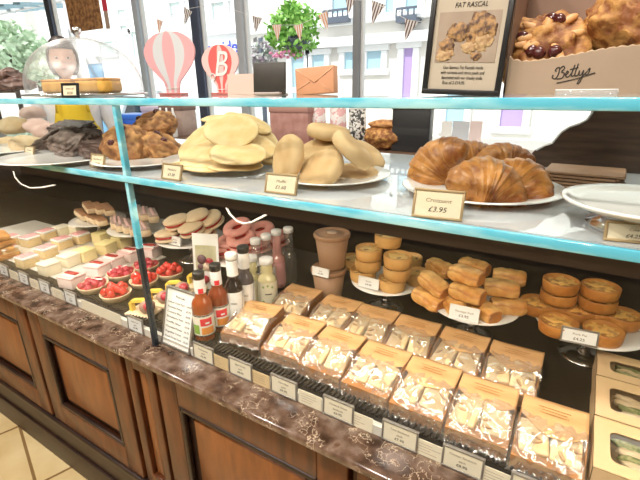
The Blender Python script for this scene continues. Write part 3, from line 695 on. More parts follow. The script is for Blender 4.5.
FRX = [(-.668, .155), (-.537, .03), (-.425, .0), (-.312, -.02), (-.2, 0), (-.087, .02), (.026, 0)]
for k, (x, rz) in enumerate(FRX):
    y = .672-.006*k+(.004 if k == 0 else 0)
    packs[k % 5].put((x, y, ZD+.003), (0, 0, rz), (1.06, 1, 1) if k == 0 else 1, 'film wrapped sandwich in a brown card pack, front row, %s from the bottles' % ORD[k], 'sandwich packs on the deck')
for k, x in enumerate([-.640, -.512, -.400, -.288, -.177, -.062]):
    packs[(k*2+1) % 5].put((x, .815-.003*k, ZD+.003), (0, 0, [.03, -.02, .01, .02, -.02, .0][k]), 1, 'film wrapped sandwich in a brown card pack, back row, %s from the bottles' % ORD[k], 'sandwich packs on the deck')
# window boxes at the right end
def window_box(x0, y0, d, w, h, fill, label):
    t = thing('salad_box', label, 'sandwich box', (x0+w/2, y0, ZD), group='window boxes at the right end')
    b_ = MB(); wl = .0012
    b_.box((0, wl/2, h/2), (w, wl, h)); b_.box((0, d-wl/2, h/2), (w, wl, h)); b_.box((-w/2+wl/2, d/2, h/2), (wl, d, h)); b_.box((w/2-wl/2, d/2, h/2), (wl, d, h)); b_.box((0, d/2, wl/2), (w, d, wl))
    b_.build('carton', CREAMBOX, t)
    # lid with a round cornered window
    a0, a1, c0, c1, r = -w/2+.024, w/2-.02, .026, d-.030, .012
    inner = []
    for cx_, cy_, s0 in ((a1-r, c1-r, 0), (a0+r, c1-r, pi/2), (a0+r, c0+r, pi), (a1-r, c0+r, 3*pi/2)):
        for i in range(7): q = s0+pi/2*i/6; inner.append((cx_+r*cos(q), cy_+r*sin(q)))
    outer = []
    for (ix, iy) in inner:
        dx, dy = ix-(a0+a1)/2, iy-(c0+c1)/2; kx = (w/2 if dx > 0 else w/2)
        sx_ = ((w/2-(a0+a1)/2)/dx if dx > 0 else (-w/2-(a0+a1)/2)/dx); sy_ = ((d-(c0+c1)/2)/dy if dy > 0 else (-(c0+c1)/2)/dy); s_ = min(sx_, sy_)
        outer.append(((a0+a1)/2+dx*s_, (c0+c1)/2+dy*s_))
    cor = [(w/2, d), (-w/2, d), (-w/2, 0), (w/2, 0)]
    for ci, (cx_, cy_) in enumerate(cor):     # snap nearest outer point to each corner
        k = min(range(len(outer)), key=lambda i: (outer[i][0]-cx_)**2+(outer[i][1]-cy_)**2); outer[k] = (cx_, cy_)
    N = len(inner); vs = [(x, y, h) for x, y in outer]+[(x, y, h) for x, y in inner]+[(x, y, h-.0012) for x, y in inner]
    fs = [(i, (i+1) % N, (i+1) % N+N, i+N) for i in range(N)]+[(i+N, (i+1) % N+N, (i+1) % N+2*N, i+2*N) for i in range(N)]
    MB().add(vs, fs, False).build('lid', CREAMBOX, t)
    rnd = random.Random(int(y0*1000))
    for k in range(5):
        MB().blob((w*.32, .011, .010), amp=.25, fr=2.5, sub=3, seed=k+y0*30, tone=0).build('wrap_filling', [fill, BREAD, SALAD, BREAD, fill][k], t, loc=(.012+rnd.uniform(-.006, .006), d*.25+k*d*.115, h*.62), rot=(0, rnd.uniform(-.15, .15), rnd.uniform(-.5, -.1)))
    MB().box(((a0+a1)/2, (c0+c1)/2, h-.002), (a1-a0+.008, c1-c0+.008, .0004)).build('window_film', clear('window_film', (.97,.97,.97), .06) if 'window_film' not in MATS else MATS['window_film'], t)
window_box(.086, .648, .130, .125, .055, SALAD, 'cream card box with salad behind its window, nearest the glass at the right end')
window_box(.087, .781, .130, .125, .055, BREAD, 'cream card box with wraps behind its window, second from the glass at the right end')
window_box(.089, .914, .100, .125, .055, SALAD, 'cream card box partly under the pie stand, third from the glass')

# ================================================================== BOTTLES
def lab_band(r, z0, z1, m, parent, name='label', a0=0, a1=2*pi, dz=0, n=40, taper=0):
    m_ = MB(); m_.grid(lambda u, v: (lambda a: ((r+taper*v)*cos(a), (r+taper*v)*sin(a), z0+(z1-z0)*v))(a0+(a1-a0)*u), n, 4)
    return m_.build(name, m, parent)
FACE = lambda x, y: math.atan2(-y, -x)      # bearing from a bottle to the camera
def bottle(name, label, x, y, ht, r, body, cap, capc=None, labm=None, neckm=None, neck=.36, group=None, lz=(.10, .42), nr=.014, cat='bottle', band=None, stripe=None):
    t = thing(name, label, cat, (x, y, ZD), (0, 0, FACE(x, y)+pi/2), group)
    nz = ht*(1-neck)
    pr = [(r*.9, 0), (r, .006), (r, nz*.80), (r*.96, nz*.87), (r*.80, nz*.945), (r*.55, nz*1.01), (nr*1.15, nz*1.10), (nr, nz*1.2), (nr, ht-.012)]
    MB().lathe(pr, 36).build('glass_body', body, t)
    MB().lathe([(nr*1.12, ht-.017), (nr*1.2, ht-.016), (nr*1.2, ht-.002), (nr*1.05, ht)], 24).build('cap', cap, t)
    if labm:
        lb = lab_band(r+.0006, ht*lz[0], ht*lz[1], labm, t, a0=-pi/2-1.75, a1=-pi/2+1.75)
        if stripe: stripe(lb, r+.0012, ht*lz[0], ht*lz[1])
    if neckm:
        nl_ = lab_band(nr*1.1+.0006, ht*.70, ht-.019, neckm, t, 'neck_label', taper=-.0005)
        if stripe is juice_print: MB().grid(lambda u, v: ((nr*1.1+.0012)*sin(-.4+.9*u), -(nr*1.1+.0012)*cos(-.4+.9*u), ht*(.71+.07*v)), 6, 2).build('red_emblem', REDL, nl_)
    return t
def on_curve(parent, r, pts, m, name, thick=.0004):
    """flat polygon given as (angle from the front, z), wrapped on a round label"""
    m_ = MB(); vs = [(r*sin(a), -r*cos(a), z) for a, z in pts]; m_.add(vs, [tuple(range(len(vs)))], False)
    return m_.build(name, m, parent)
JUICE = mat('orange_juice', (.30,.062,.012), .12, coat=.6); JUICE2 = mat('red_juice', (.22,.045,.014), .12, coat=.6)
REDL = mat('red_print', (.75,.03,.05), .4); GREENL = mat('green_print', (.22,.42,.06), .4); YELL = mat('yellow_print', (.85,.6,.08), .4); BLUEL = mat('blue_print', (.05,.16,.38), .4); ORNL = mat('orange_print', (.8,.3,.06), .4)
def juice_print(lb, r, z0, z1):
    h = z1-z0
    def rect(a0, a1, q0, q1, m, nm): MB().grid(lambda u, v: (r*sin(a0+(a1-a0)*u), -r*cos(a0+(a1-a0)*u), z0+h*(q0+(q1-q0)*v)), 8, 2).build(nm, m, lb)
    rect(-1.7, 1.7, .93, .99, BLACK, 'label_edge'); rect(-1.7, 1.7, .0, .05, BLACK, 'label_edge')
    rect(-.35, .75, .50, .84, REDL, 'red_emblem'); rect(-1.2, -.5, .12, .55, GREENL, 'fruit_print'); rect(-.3, .9, .10, .42, ORNL, 'fruit_print'); rect(.1, .5, .58, .66, WPAPER, 'emblem_lettering')
def wine_print(lb, r, z0, z1):
    h = z1-z0
    on_curve(lb, r, [(.35, z0), (.62, z0), (1.25, z1), (1.1, z1), (.75, z0+h*.5)], BLUEL, 'blue_swoosh')
    for q in (.62, .66): MB().grid(lambda u, v: (r*sin(-.5+.7*u), -r*cos(-.5+.7*u), z0+h*(q+.012*v)), 6, 1).build('label_lettering', INK, lb)
bottle('juice_bottle', 'orange juice bottle with a black cap beside the framed menu', -.775, .662, .190, .0265, JUICE, BLACK, labm=mat('juice_label', (.86,.82,.72), .4), neckm=WPAPER, stripe=juice_print, nr=.0125)
bottle('juice_bottle', 'dark red juice bottle with a black cap, second from the framed menu', -.772, .716, .192, .0265, JUICE2, BLACK, labm=MATS['juice_label'], neckm=WPAPER, stripe=juice_print, nr=.0125)
WINE = mat('dark_bottle', (.012,.008,.010), .06, coat=.5)
CAPW = mat('white_cap', (.86,.86,.84), .35)
bottle('drink_bottle', 'dark bottle with a white label and white neck, next to the red juice', -.752, .757, .212, .024, WINE, CAPW, labm=WPAPER, neckm=CAPW, stripe=wine_print, lz=(.08, .5), nr=.0135)
bottle('drink_bottle', 'dark bottle with a white label and a black banded neck, behind the first', -.756, .808, .214, .024, mat('grey_bottle', (.10,.09,.10), .08, coat=.5), BLACK, labm=WPAPER, neckm=CAPW, stripe=wine_print, lz=(.08, .5), nr=.0135)
PALE = mat('elderflower', (.66,.60,.34), .08, coat=.6)
def leaf_print(lb, r, z0, z1):
    h = z1-z0
    for a, q in ((-.45, .82), (.0, .88), (.45, .80), (-.5, .2), (.0, .12), (.5, .22)): on_curve(lb, r, [(a-.12, z0+h*q), (a, z0+h*(q+.06)), (a+.12, z0+h*q), (a, z0+h*(q-.06))], GREENL, 'leaf_print')
    MB().grid(lambda u, v: (r*sin(-.3+.7*u), -r*cos(-.3+.7*u), z0+h*(.5+.04*v)), 6, 1).build('label_lettering', INK, lb)
bottle('drink_bottle', 'pale yellow pressé bottle with a white cap and leafy label'.replace('é', 'e'), -.733, .875, .160, .028, PALE, CAPW, labm=mat('cream_label', (.84,.80,.62), .4), stripe=leaf_print, lz=(.12, .58), nr=.0165, neck=.30)
bottle('drink_bottle', 'small pale bottle with a white cap between the dark and the yellow one', -.782, .868, .160, .019, PALE, CAPW, labm=MATS['cream_label'], lz=(.12, .55), nr=.0145, neck=.34)
ROSE = mat('rose_drink', (.62,.30,.28), .1, coat=.6)
for x, y, h, b_, lm, lab in [(-.812, .925, .190, CLEARB, WPAPER, 'clear bottle with a white cap, left of the three tall ones at the back'), (-.806, .968, .192, CLEARB, WPAPER, 'clear bottle with a white cap in the middle of the tall ones at the back'),
                             (-.798, 1.01, .195, ROSE, mat('pink_label', (.72,.36,.36), .4), 'rose coloured bottle with a pink label behind the yellow one'), (-.776, 1.045, .197, CLEARB, None, 'clear bottle with a white cap nearest the brown soup cups')]:
    bottle('drink_bottle', lab, x, y, h, .0245, b_, CAPW, labm=lm, nr=.0135, neck=.42, lz=(.08, .45))
# menu in a frame and recipe card between
def lines_mb(w, rows, x0=0, z0=0, dz=.008, hgt=.0016, rnd=None):
    m_ = MB()
    for k in range(rows):
        ww = w*(rnd.uniform(.45, .95) if rnd else .8); m_.box((x0-w/2+ww/2, 0, z0-k*dz), (ww, .0003, hgt))
    return m_
p0 = at(159, 345, z=.826)
t = thing('framed_menu', 'grey framed white price list leaning back just right of the glass joint', 'menu', (-.844, .616, .8135), (-.28, 0, 0))
W_, H_ = .112, .162
m_ = MB(); m_.box((0, .003, H_/2), (W_, .004, H_))
for s_ in (-1, 1): m_.box((s_*(W_/2-.003), 0, H_/2), (.006, .0072, H_-.0005), bev=.001); m_.box((0, 0, H_/2+s_*(H_/2-.003)), (W_, .008, .006), bev=.001)
m_.build('frame', GREYF, t); MB().box((0, 0, H_/2), (W_-.012, .003, H_-.012)).build('sheet', WPAPER, t)
text('Price List', .009, INK, t, (0, -.0018, H_-.026))
for k, s_ in enumerate(['Lemon Curd Tart', 'Fondant Fancy', 'Custard Slice', 'Strawberry Tart', 'Vanilla Slice', 'Chocolate Mousse', 'Engadine Torte', 'Fresh Fruit Tart']):
    text(s_, .0072, INK, t, (-W_/2+.012, -.0018, H_-.043-k*.0135), align='LEFT', width=min(.062, .0042*len(s_)))
    text('£%d.%02d' % (4+k % 3, [50, 75, 95, 25][k % 4]), .0072, INK, t, (W_/2-.012, -.0018, H_-.043-k*.0135), align='RIGHT', width=.017)
q = at(203, 291, z=.846)
t = thing('picture_card', 'white card with a colour photo of a berry dessert, standing among the tarts', 'card', (q.x, q.y+.02, ZD), (-.12, 0, rad(22)))
W_, H_ = .088, .185
MB().box((0, .001, H_/2), (W_, .002, H_)).build('card', WPAPER, t)
ph = MB(); ph.box((0, -.0003, H_*.56), (W_*.80, .0012, H_*.46)); pho = ph.build('photo', mat('photo_olive', (.40,.40,.20), .5, col2=(.62,.58,.42), nscale=18), t)
for (x, z, r, m) in [(-.014, .10, .016, mat('photo_plum', (.16,.08,.10), .5)), (.012, .092, .014, RASP), (.004, .076, .014, mat('photo_cream', (.82,.66,.52), .5)), (-.02, .075, .010, MATS['photo_plum']), (.022, .078, .009, RASP)]:
    MB().lathe([(r, 0), (r, .0006), (.001, .0006)], 20).build('photo_fruit', m, pho, loc=(x, -.0012, z), rot=(pi/2, 0, 0))
# ================================================================== CAKES ON THE LEFT DECK
TRAYM = mat('tray_grey', (.10,.09,.085), .3, metal=.4)
o = MB().box((0, 0, 0), (1.00, .34, .006), bev=.002).build('cake_tray', mat('cake_board', (.70,.66,.60), .4), loc=(-1.83, .82, ZD+.003)); tag(o, 'low white board under the iced cake squares left of the joint', 'tray')
ZT = ZD+.006
def square_root(name, ice, cake, w, h, stripe=None, split=False):
    t = thing(name, '', 'cake')
    MB().box((0, 0, h*.42), (w, w, h*.84), bev=.003, seg=2).build('cake', cake, t)
    ic = MB().box((0, 0, h*.90), (w+.003, w+.003, h*.22), bev=.004, seg=3).build('icing', ice, t)
    if stripe:
        for k in (-1, 0, 1): MB().box((k*w*.28, 0, h*1.02), (w*.13, w*.98, .004), bev=.0005).build('icing_stripe', stripe, ic)
    return t
kinds = {
 'stripe': (Proto(square_root('striped_fancy', WICE, SPONGE, .058, .042, mat('pink_stripe', (.84,.40,.42), .45))), 'white iced cake square with pink stripes'),
 'cream': (Proto(square_root('cream_fancy', CREAM, mat('cream_side', (.86,.78,.58), .5), .056, .044)), 'cream iced cake square'),
 'yellow': (Proto(square_root('lemon_fancy', YICE, mat('lemon_side', (.86,.72,.38), .5), .058, .046)), 'lemon yellow iced cake square'),
}
def pink_root():
    t = thing('pink_fancy', '', 'cake')
    MB().box((0, 0, .018), (.068, .060, .036), bev=.005, seg=3).build('cake', PINKP, t)
    MB().box((0, 0, .038), (.070, .062, .006), bev=.0025).build('icing', PINKICE, t)
    MB().box((-.004, .006, .0435), (.050, .016, .005), bev=.002).build('jam', JAM, t)
    MB().box((.008, -.014, .0425), (.055, .012, .004), bev=.0015).build('icing_ribbon', WICE, t)
    return t
kinds['pink'] = (Proto(pink_root()), 'pink iced cake slice with a red jam stripe')
def choux_root():
    t = thing('cream_slice', '', 'cake')
    MB().box((0, 0, .012), (.07, .06, .024), bev=.004).build('sponge', SPONGE, t); MB().box((0, 0, .027), (.066, .056, .008), bev=.003).build('cream', WICE, t); MB().box((0, 0, .036), (.07, .06, .012), bev=.004).build('top_sponge', PINKP, t)
    return t
CK = [('stripe', [(7, 251), (27, 260), (46, 251), (62, 242), (80, 237), (30, 240), (10, 240), (46, 234)]), ('cream', [(49, 267), (69, 259), (62, 230), (78, 229)]), ('yellow', [(85, 254), (106, 247), (122, 241), (102, 237)]), ('pink', [(72, 279), (97, 268), (112, 261), (130, 254), (150, 250)])]
for kd, pts in CK:
    pr, tx = kinds[kd]
    for k, (x, y) in enumerate(pts):
        q = at(x, y, z=ZT+.024)
        where = {'stripe': ['at the photo edge', 'nearest the glass', 'second in from the glass', 'third in from the glass', 'furthest in from the glass', 'behind the second from the edge', 'half hidden at the far left rear', 'in the rear row behind the cream ones'],
                 'cream': ['nearest the glass', 'second in from the glass', 'far back behind the striped ones', 'at the back under the biscuit stand'], 'yellow': ['nearest the glass', 'in the middle of its line', 'nearest the cake stand, right', 'nearest the cake stand, left'],
                 'pink': ['nearest the glass', 'second in from the glass', 'third in from the glass', 'fourth in from the glass', 'furthest in, just past the glass joint']}[kd][k]
        pr.put((q.x, q.y, ZT), (0, 0, rad(8)+.1*random.uniform(-1, 1)), 1, tx+', '+where, {'stripe': 'striped cake squares', 'cream': 'cream cake squares', 'yellow': 'lemon cake squares', 'pink': 'pink cake slices'}[kd])
# fruit tarts
def fruit_tart(fruit):
    R, h = .046, .020; t = thing('raspberry_tart' if fruit is RASP else 'strawberry_tart', '', 'tart')
    MB().lathe([(R*.72, 0), (R*.8, .001), (R, h), (R*1.0, h*1.1), (R*.94, h*1.1), (R*.86, h*.7), (.001, h*.7)], 40, wob=.04).build('shell', BISC, t)
    MB().lathe([(R*.9, h*.6), (R*.7, h*.95), (.001, h)], 30).build('glaze', JAM, t)
    rnd = random.Random(5); n_ = 10
    me = MB().blob((.0135, .0135, .0125), amp=.12, fr=6 if fruit is RASP else 2, sub=2, tone=0).mesh('berry') if fruit is RASP else MB().lathe([(.002, 0), (.011, .003), (.0125, .008), (.009, .017), (.003, .023), (.001, .0235)], 16).mesh('berry')
    me.materials.append(fruit)
    for k in range(n_):
        rr, a = (0, 0) if k == 0 else ((R*.40, k*2*pi/4) if k < 5 else (R*.70, k*2*pi/5+.3))
        hz = h+.002+(.006 if rr < R*.5 else -.002)
        if fruit is not RASP or k < 10: link('raspberry' if fruit is RASP else 'strawberry', me, t, (rr*cos(a), rr*sin(a), hz), (rnd.uniform(-.3, .3), rnd.uniform(-.3, .3), a))
    if fruit is RASP: MB().box((0, .01, h+.016), (.06, .008, .003), bev=.001).build('white_piping', WICE, t, rot=(0, 0, .4))
    return t
ra, st_ = Proto(fruit_tart(RASP)), Proto(fruit_tart(BERRY))
for k, (x, y, lab) in enumerate([(93, 286, 'raspberry tart nearest the glass'), (121, 274, 'raspberry tart second in from the glass'), (146, 266, 'raspberry tart furthest in, beside the glass joint')]):
    q = at(x, y, z=ZT+.015); ra.put((q.x, q.y, ZT), (0, 0, k), 1, lab, 'raspberry tarts')
for k, (x, y, lab) in enumerate([(116, 294, 'strawberry tart nearest the glass'), (144, 281, 'strawberry tart second in, half behind the glass joint'), (170, 273, 'strawberry tart furthest in, behind the yellow wafers')]):
    q = at(x, y, z=ZT+.015); st_.put((q.x, q.y, ZT), (0, 0, k*.7), 1, lab, 'strawberry tarts')
def mousse_root():
    t = thing('mousse_cake', '', 'cake')
    MB().box((0, 0, .004), (.085, .06, .008), bev=.002).build('biscuit_base', BISC, t)
    MB().blob((.024, .022, .020), (.018, 0, .024), .08, 2, 3, tone=0).build('mousse', mat('mousse', (.36,.22,.17), .5), t)
    link('raspberry', MB().blob((.015, .015, .014), amp=.12, fr=6, sub=2, tone=0).mesh('rasp'), t, (.036, -.014, .034)).data.materials.append(RASP)
    a = MB(); pts = [(-.036, -.012, .004), (-.036, -.012, .034), (-.028, -.010, .043), (.002, -.004, .046), (.008, -.002, .040), (.008, -.002, .022)]
    vs = []; fs = []
    for k, p in enumerate(pts):
        q = Vector(p); up_ = Vector((0, 0, 1)) if 1 < k < 4 else Vector((1, 0, 0))
        for dy in (-.002, .013):
            for dd in (0, .009): vs.append(q+Vector((0, dy, 0))+(Vector((0, 0, -dd)) if 1 < k < 4 else Vector((dd if k < 2 else -dd, 0, 0))))
    for k in range(len(pts)-1):
        o = k*4; fs += [(o, o+1, o+5, o+4), (o+2, o+6, o+7, o+3), (o, o+4, o+6, o+2), (o+1, o+3, o+7, o+5)]
    a.add(vs, fs, False); a.build('yellow_wafer', YCHOC, t)
    return t
mo = Proto(mousse_root())
for k, (x, y, lab) in enumerate([(143, 310, 'mousse cake with a yellow wafer, nearest the glass behind the joint'), (160, 300, 'mousse cake with a yellow wafer, second in from the glass'), (178, 291, 'mousse cake with a yellow wafer, third in, left of the juice cap'), (199, 283, 'mousse cake with a yellow wafer, furthest in beside the picture card')]):
    q = at(x, y, z=ZD+.01); mo.put((q.x, q.y, ZD), (0, 0, rad(12)), 1, lab, 'mousse cakes with yellow wafers')
# golden slices at the far left
gl = Proto(MB().box((0, 0, .0), (.10, .08, .022), bev=.008, seg=3).build('flapjack', mat('flapjack', (.68,.36,.11), .5, col2=(.42,.17,.04), nscale=30, bump=.3)))
for k in range(4):
    q = at(-4, 254, z=ZT+.02); o = gl.put((q.x-.005*k, q.y+.02, ZT+.011+.024*k), (0, 0, .2*(-1)**k), 1, 'golden flapjack slice in the stack at the left photo edge, %s' % ['lowest', 'second up', 'third up', 'topmost'][k], 'golden flapjacks'); o['category'] = 'flapjack'
# stands at the left rear
def eclair_root(top, name, stripe):
    t = thing(name, '', 'pastry')
    MB().box((0, 0, .012), (.13, .034, .024), bev=.008, seg=3).build('finger', BISC, t); MB().box((0, 0, .026), (.126, .030, .006), bev=.003).build('topping', top, t)
    if stripe: MB().box((0, 0, .030), (.12, .008, .003), bev=.001).build('stripe', stripe, t)
    return t
q = stand(98, 219, .115, 'white cake stand with long brown topped fingers, furthest left at the rear')
ec = Proto(eclair_root(mat('toffee', (.40,.20,.10), .4), 'toffee_finger', None))
for k, (dx, dy, dz, rz) in enumerate([(-.08, -.02, 0, -.5), (-.035, -.02, 0, -.5), (.01, -.03, 0, -.45), (.055, -.03, 0, -.5), (-.05, .0, .032, -.6), (0, .01, .032, -.55), (.05, .02, .032, -.6)]):
    ec.put((q.x+dx, q.y+dy, q.z+dz+.004), (0, 0, rz+.2), (1.15, 1.2, 1.0), 'toffee topped finger on the furthest left stand, %s' % (['lower layer leftmost', 'lower layer second from the left', 'lower layer third from the left', 'lower layer rightmost', 'upper layer left', 'upper layer middle', 'upper layer right'][k]), 'toffee fingers')
q = stand(140, 227, .125, 'white cake stand with cream fingers behind the glass joint')
ec = Proto(eclair_root(mat('mocha_icing', (.52,.38,.33), .4), 'cream_finger', PINKICE))
for k, (dx, dy, dz, rz) in enumerate([(-.10, -.04, 0, -.85), (-.055, -.05, 0, -.85), (-.01, -.05, 0, -.8), (.035, -.05, 0, -.85), (.08, -.04, 0, -.8), (-.05, .03, .032, -.9), (.0, .03, .032, -.9), (.05, .03, .032, -.85)]):
    ec.put((q.x+dx, q.y+dy, q.z+dz+.004), (0, 0, rz+.3), (1.0, 1.2, 1.15), 'pink striped cream finger on the stand behind the joint, %s' % (['front row leftmost', 'front row second from the left', 'front row in the middle', 'front row second from the right', 'front row rightmost', 'upper row left', 'upper row middle', 'upper row right'][k]), 'cream fingers')
def sandwich_biscuit(m, R=.044, ring=False, name='jam_biscuit'):
    t = thing(name, '', 'biscuit')
    for k, (z, nm) in enumerate(((.009, 'lower_biscuit'), (.031, 'upper_biscuit'))):
        if ring and k:
            MB().lathe([(R*.36, 0), (R*.42, .009), (R*.7, .013), (R*.94, .008), (R, 0), (R*.9, -.004), (R*.4, -.004), (R*.36, 0)], 32, cap=False).build(nm, m, t, loc=(0, 0, z))
        else: MB().blob((R, R*.92, .011 if not k else .014), amp=.08, fr=1.6, sub=3, seed=k+3, tone=0).build(nm, m, t, loc=(0, 0, z))
    MB().lathe([(R*.85, .016), (R*.9, .020), (R*.85, .025), (.001, .026)], 28).build('jam', JAM, t)
    return t
q = stand(191, 237, .125, 'white cake stand with cream coloured jam biscuits behind the picture card')
bi = Proto(sandwich_biscuit(BISC, .05)); G = 'cream jam biscuits on their stand'
for k, (x, y, z, rx, lab) in enumerate([(168, 236, .935, 0, 'cream jam biscuit at the left front of its stand'), (205, 232, .945, .5, 'cream jam biscuit leaning at the right of its stand'), (193, 228, .97, .3, 'cream jam biscuit in the centre of its stand'), (178, 222, .985, .2, 'cream jam biscuit upper left on its stand'), (199, 217, 1.0, .3, 'cream jam biscuit topmost at the rear of its stand'), (213, 219, .99, .5, 'cream jam biscuit upper right on its stand')]):
    p = at(x, y, z=z+.02); bi.put((p.x, p.y, z), (rx, -.1, 0), 1, lab, G)
tk(175, 245, .058, .032, ['Biscuit', '£2.80'], 'white price card on the stand of cream jam biscuits', z=.936, tilt=-.2, frame=WPAPER, paper=WPAPER)
q = stand(246, 252, .135, 'white cake stand with pink ring biscuits behind the bottles')
bi = Proto(sandwich_biscuit(PBISC, .05, True, 'pink_ring_biscuit')); G = 'pink ring biscuits on their stand'
for k, (x, y, z, rx, lab) in enumerate([(222, 249, .935, .1, 'pink ring biscuit at the far left of its stand'), (233, 243, .955, .2, 'pink ring biscuit second from the left on its stand'), (243, 240, .975, .3, 'pink ring biscuit stacked at the left centre of its stand'), (258, 244, .95, .1, 'pink ring biscuit in the middle of its stand, behind the bottle caps'), (262, 232, .985, .3, 'pink ring biscuit topmost at the rear of its stand'), (275, 239, .955, .1, 'pink ring biscuit at the right of its stand'), (240, 229, 1.0, .4, 'pink ring biscuit upper left at the rear of its stand')]):
    p = at(x, y, z=z+.02); bi.put((p.x, p.y, z), (rx, 0, 0), 1, lab, G)
tk(237, 254, .075, .034, ['Linzer Biscuit', '£2.95'], 'white price card on the stand of pink ring biscuits', z=.94, tilt=-.2, frame=WPAPER, paper=WPAPER)
# tickets along the rail
RAILP = mat('rail_card', (.86,.78,.60), .6)
RT = [(3, 'Flapjack', 'at the left photo edge'), (23, 'Fondant Fancy', 'second from the left photo edge'), (44, 'Cream Slice', 'under the cream cake squares'), (70, 'Raspberry Tart', 'below the pink cake slices'), (135, 'Lemon Torte', 'just left of the glass joint'), (203, 'Fruit Juice', 'just right of the framed menu'), (240, 'Egg & Cress', 'before the first sandwich pack'), (283, 'Ham Salad', 'before the gap of the first and second sandwich packs'), (337, 'Cheese & Onion', 'before the second sandwich pack'), (398, 'Tuna Sandwich', 'before the third sandwich pack'), (460, 'Chicken Sandwich', 'before the fourth sandwich pack'), (530, 'Prawn Sandwich', 'at the bottom photo edge')]
for k, (x, s_, wh) in enumerate(RT):
    yy = 270+.452*x; q = at(x, yy, Y=.612)
    ticket('grey framed %s rail ticket %s' % ('white' if k < 5 else 'cream', wh), .072 if k >= 5 else .068, .046, [s_, 'Sandwich' if k > 7 and 'Sand' not in s_ else 'each', '£%d.95' % (3+k % 4 + (3 if k > 5 else 0))], (q.x, .6155, .8135), -.05, 0, GREYF, RAILP if k >= 5 else WPAPER, group='framed tickets on the rail', easel=False)
for k, (x, wh) in enumerate([(13, 'first from the left photo edge'), (34, 'second from the left photo edge'), (57, 'third from the left photo edge'), (100, 'long one below the raspberry tart'), (219, 'right of the fruit juice ticket'), (259, 'before the first sandwich pack'), (309, 'before the second sandwich pack'), (358, 'under the third sandwich pack'), (428, 'between the third and fourth sandwich packs'), (495, 'at the bottom photo edge')]):
    yy = 270+.452*x+3; q = at(x, yy, Y=.612)
    o = MB().box((0, 0, .017), (.058 if x != 100 else .20, .001, .034)).build('allergen_slip', mat('slip_ochre', (.74,.55,.30), .6) if x in (219, 259) else RAILP, loc=(q.x, .6165, .813), rot=(-.05, 0, 0))
    if x != 100:
        lines_mb(.044, 4, 0, .026, .006, .0008, random.Random(k)).build('lettering', mat('soft_ink', (.35,.28,.2), .6), o, loc=(0, -.0007, 0))
    tag(o, 'plain %s paper slip between rail tickets, %s' % ('ochre' if x in (219, 259) else 'cream', wh), 'paper slip', 'paper slips on the rail')
# ================================================================== TOP SHELF
q = at(88, 93, Y=.80); R = .162
t = thing('cake_dome', 'clear cake dome with a knob over yellow cakes, far left of the top shelf', 'cake dome', (q.x, q.y, Z2))
MB().lathe([(R*.6, 0), (R*1.05, .004), (R*1.08, .007), (R*1.05, .010), (.001, .009)], 64).build('base', STEEL, t)
pr = [(R, .012), (R, .03)]+[(R*cos(a), .03+.135*sin(a)) for a in [rad(6*k) for k in range(1, 15)]]+[(.010, .165)]
MB().lathe(pr, 64, cap=False).build('dome', DOME, t)
MB().lathe([(.008, .163), (.007, .170), (.013, .178), (.012, .188), (.006, .193), (.001, .194)], 24).build('knob', STEEL, t)
cx, cy_ = q.x, q.y
for (x, y, w, r, lab) in [(67, 86, .125, .2, 'yellow loaf cake at the left under the clear dome'), (99, 86, .10, .3, 'yellow loaf cake at the right under the clear dome')]:
    p = at(x, y, Y=.77); tt = thing('loaf_cake', lab, 'cake', (p.x, p.y, Z2+.010), (0, 0, r), group='loaf cakes under the dome')
    MB().box((0, 0, .018), (w, .08, .036), bev=.010, seg=3).build('sponge', YSPONGE, tt); MB().box((0, 0, .036), (w*.97, .076, .008), bev=.0035).build('crust', mat('loaf_crust', (.70,.36,.09), .5, col2=(.55,.24,.05), nscale=30), tt)
q = at(62.5, 97, Y=.62)
ticket('black framed price ticket before the clear cake dome', .066, .036, ['Lemon Loaf', '£4.50'], (q.x, .64, Z2), -.15, rad(4), BLACK, PAPER, fw_=.006)
slabt = Proto(MB().blob((.055, .045, .026), amp=.3, fr=2.5, sub=4, seed=9, oct=3, flat=.7).build('chocolate_cake', CHOC))
for x, y, rz, lab in [(4, 88, .2, 'dark chocolate cake at the left end of the top shelf'), (18, 85, 1.2, 'dark chocolate cake next to the clear dome'), (8, 76, 2.2, 'dark chocolate cake stacked on the others at the left end of the top shelf')]:
    p = at(x, y, Y=.84); o = slabt.put((p.x, p.y, max(Z2+.018, p.z)), (0, 0, rz), 1, lab, 'chocolate cakes on the top shelf'); o['category'] = 'cake'
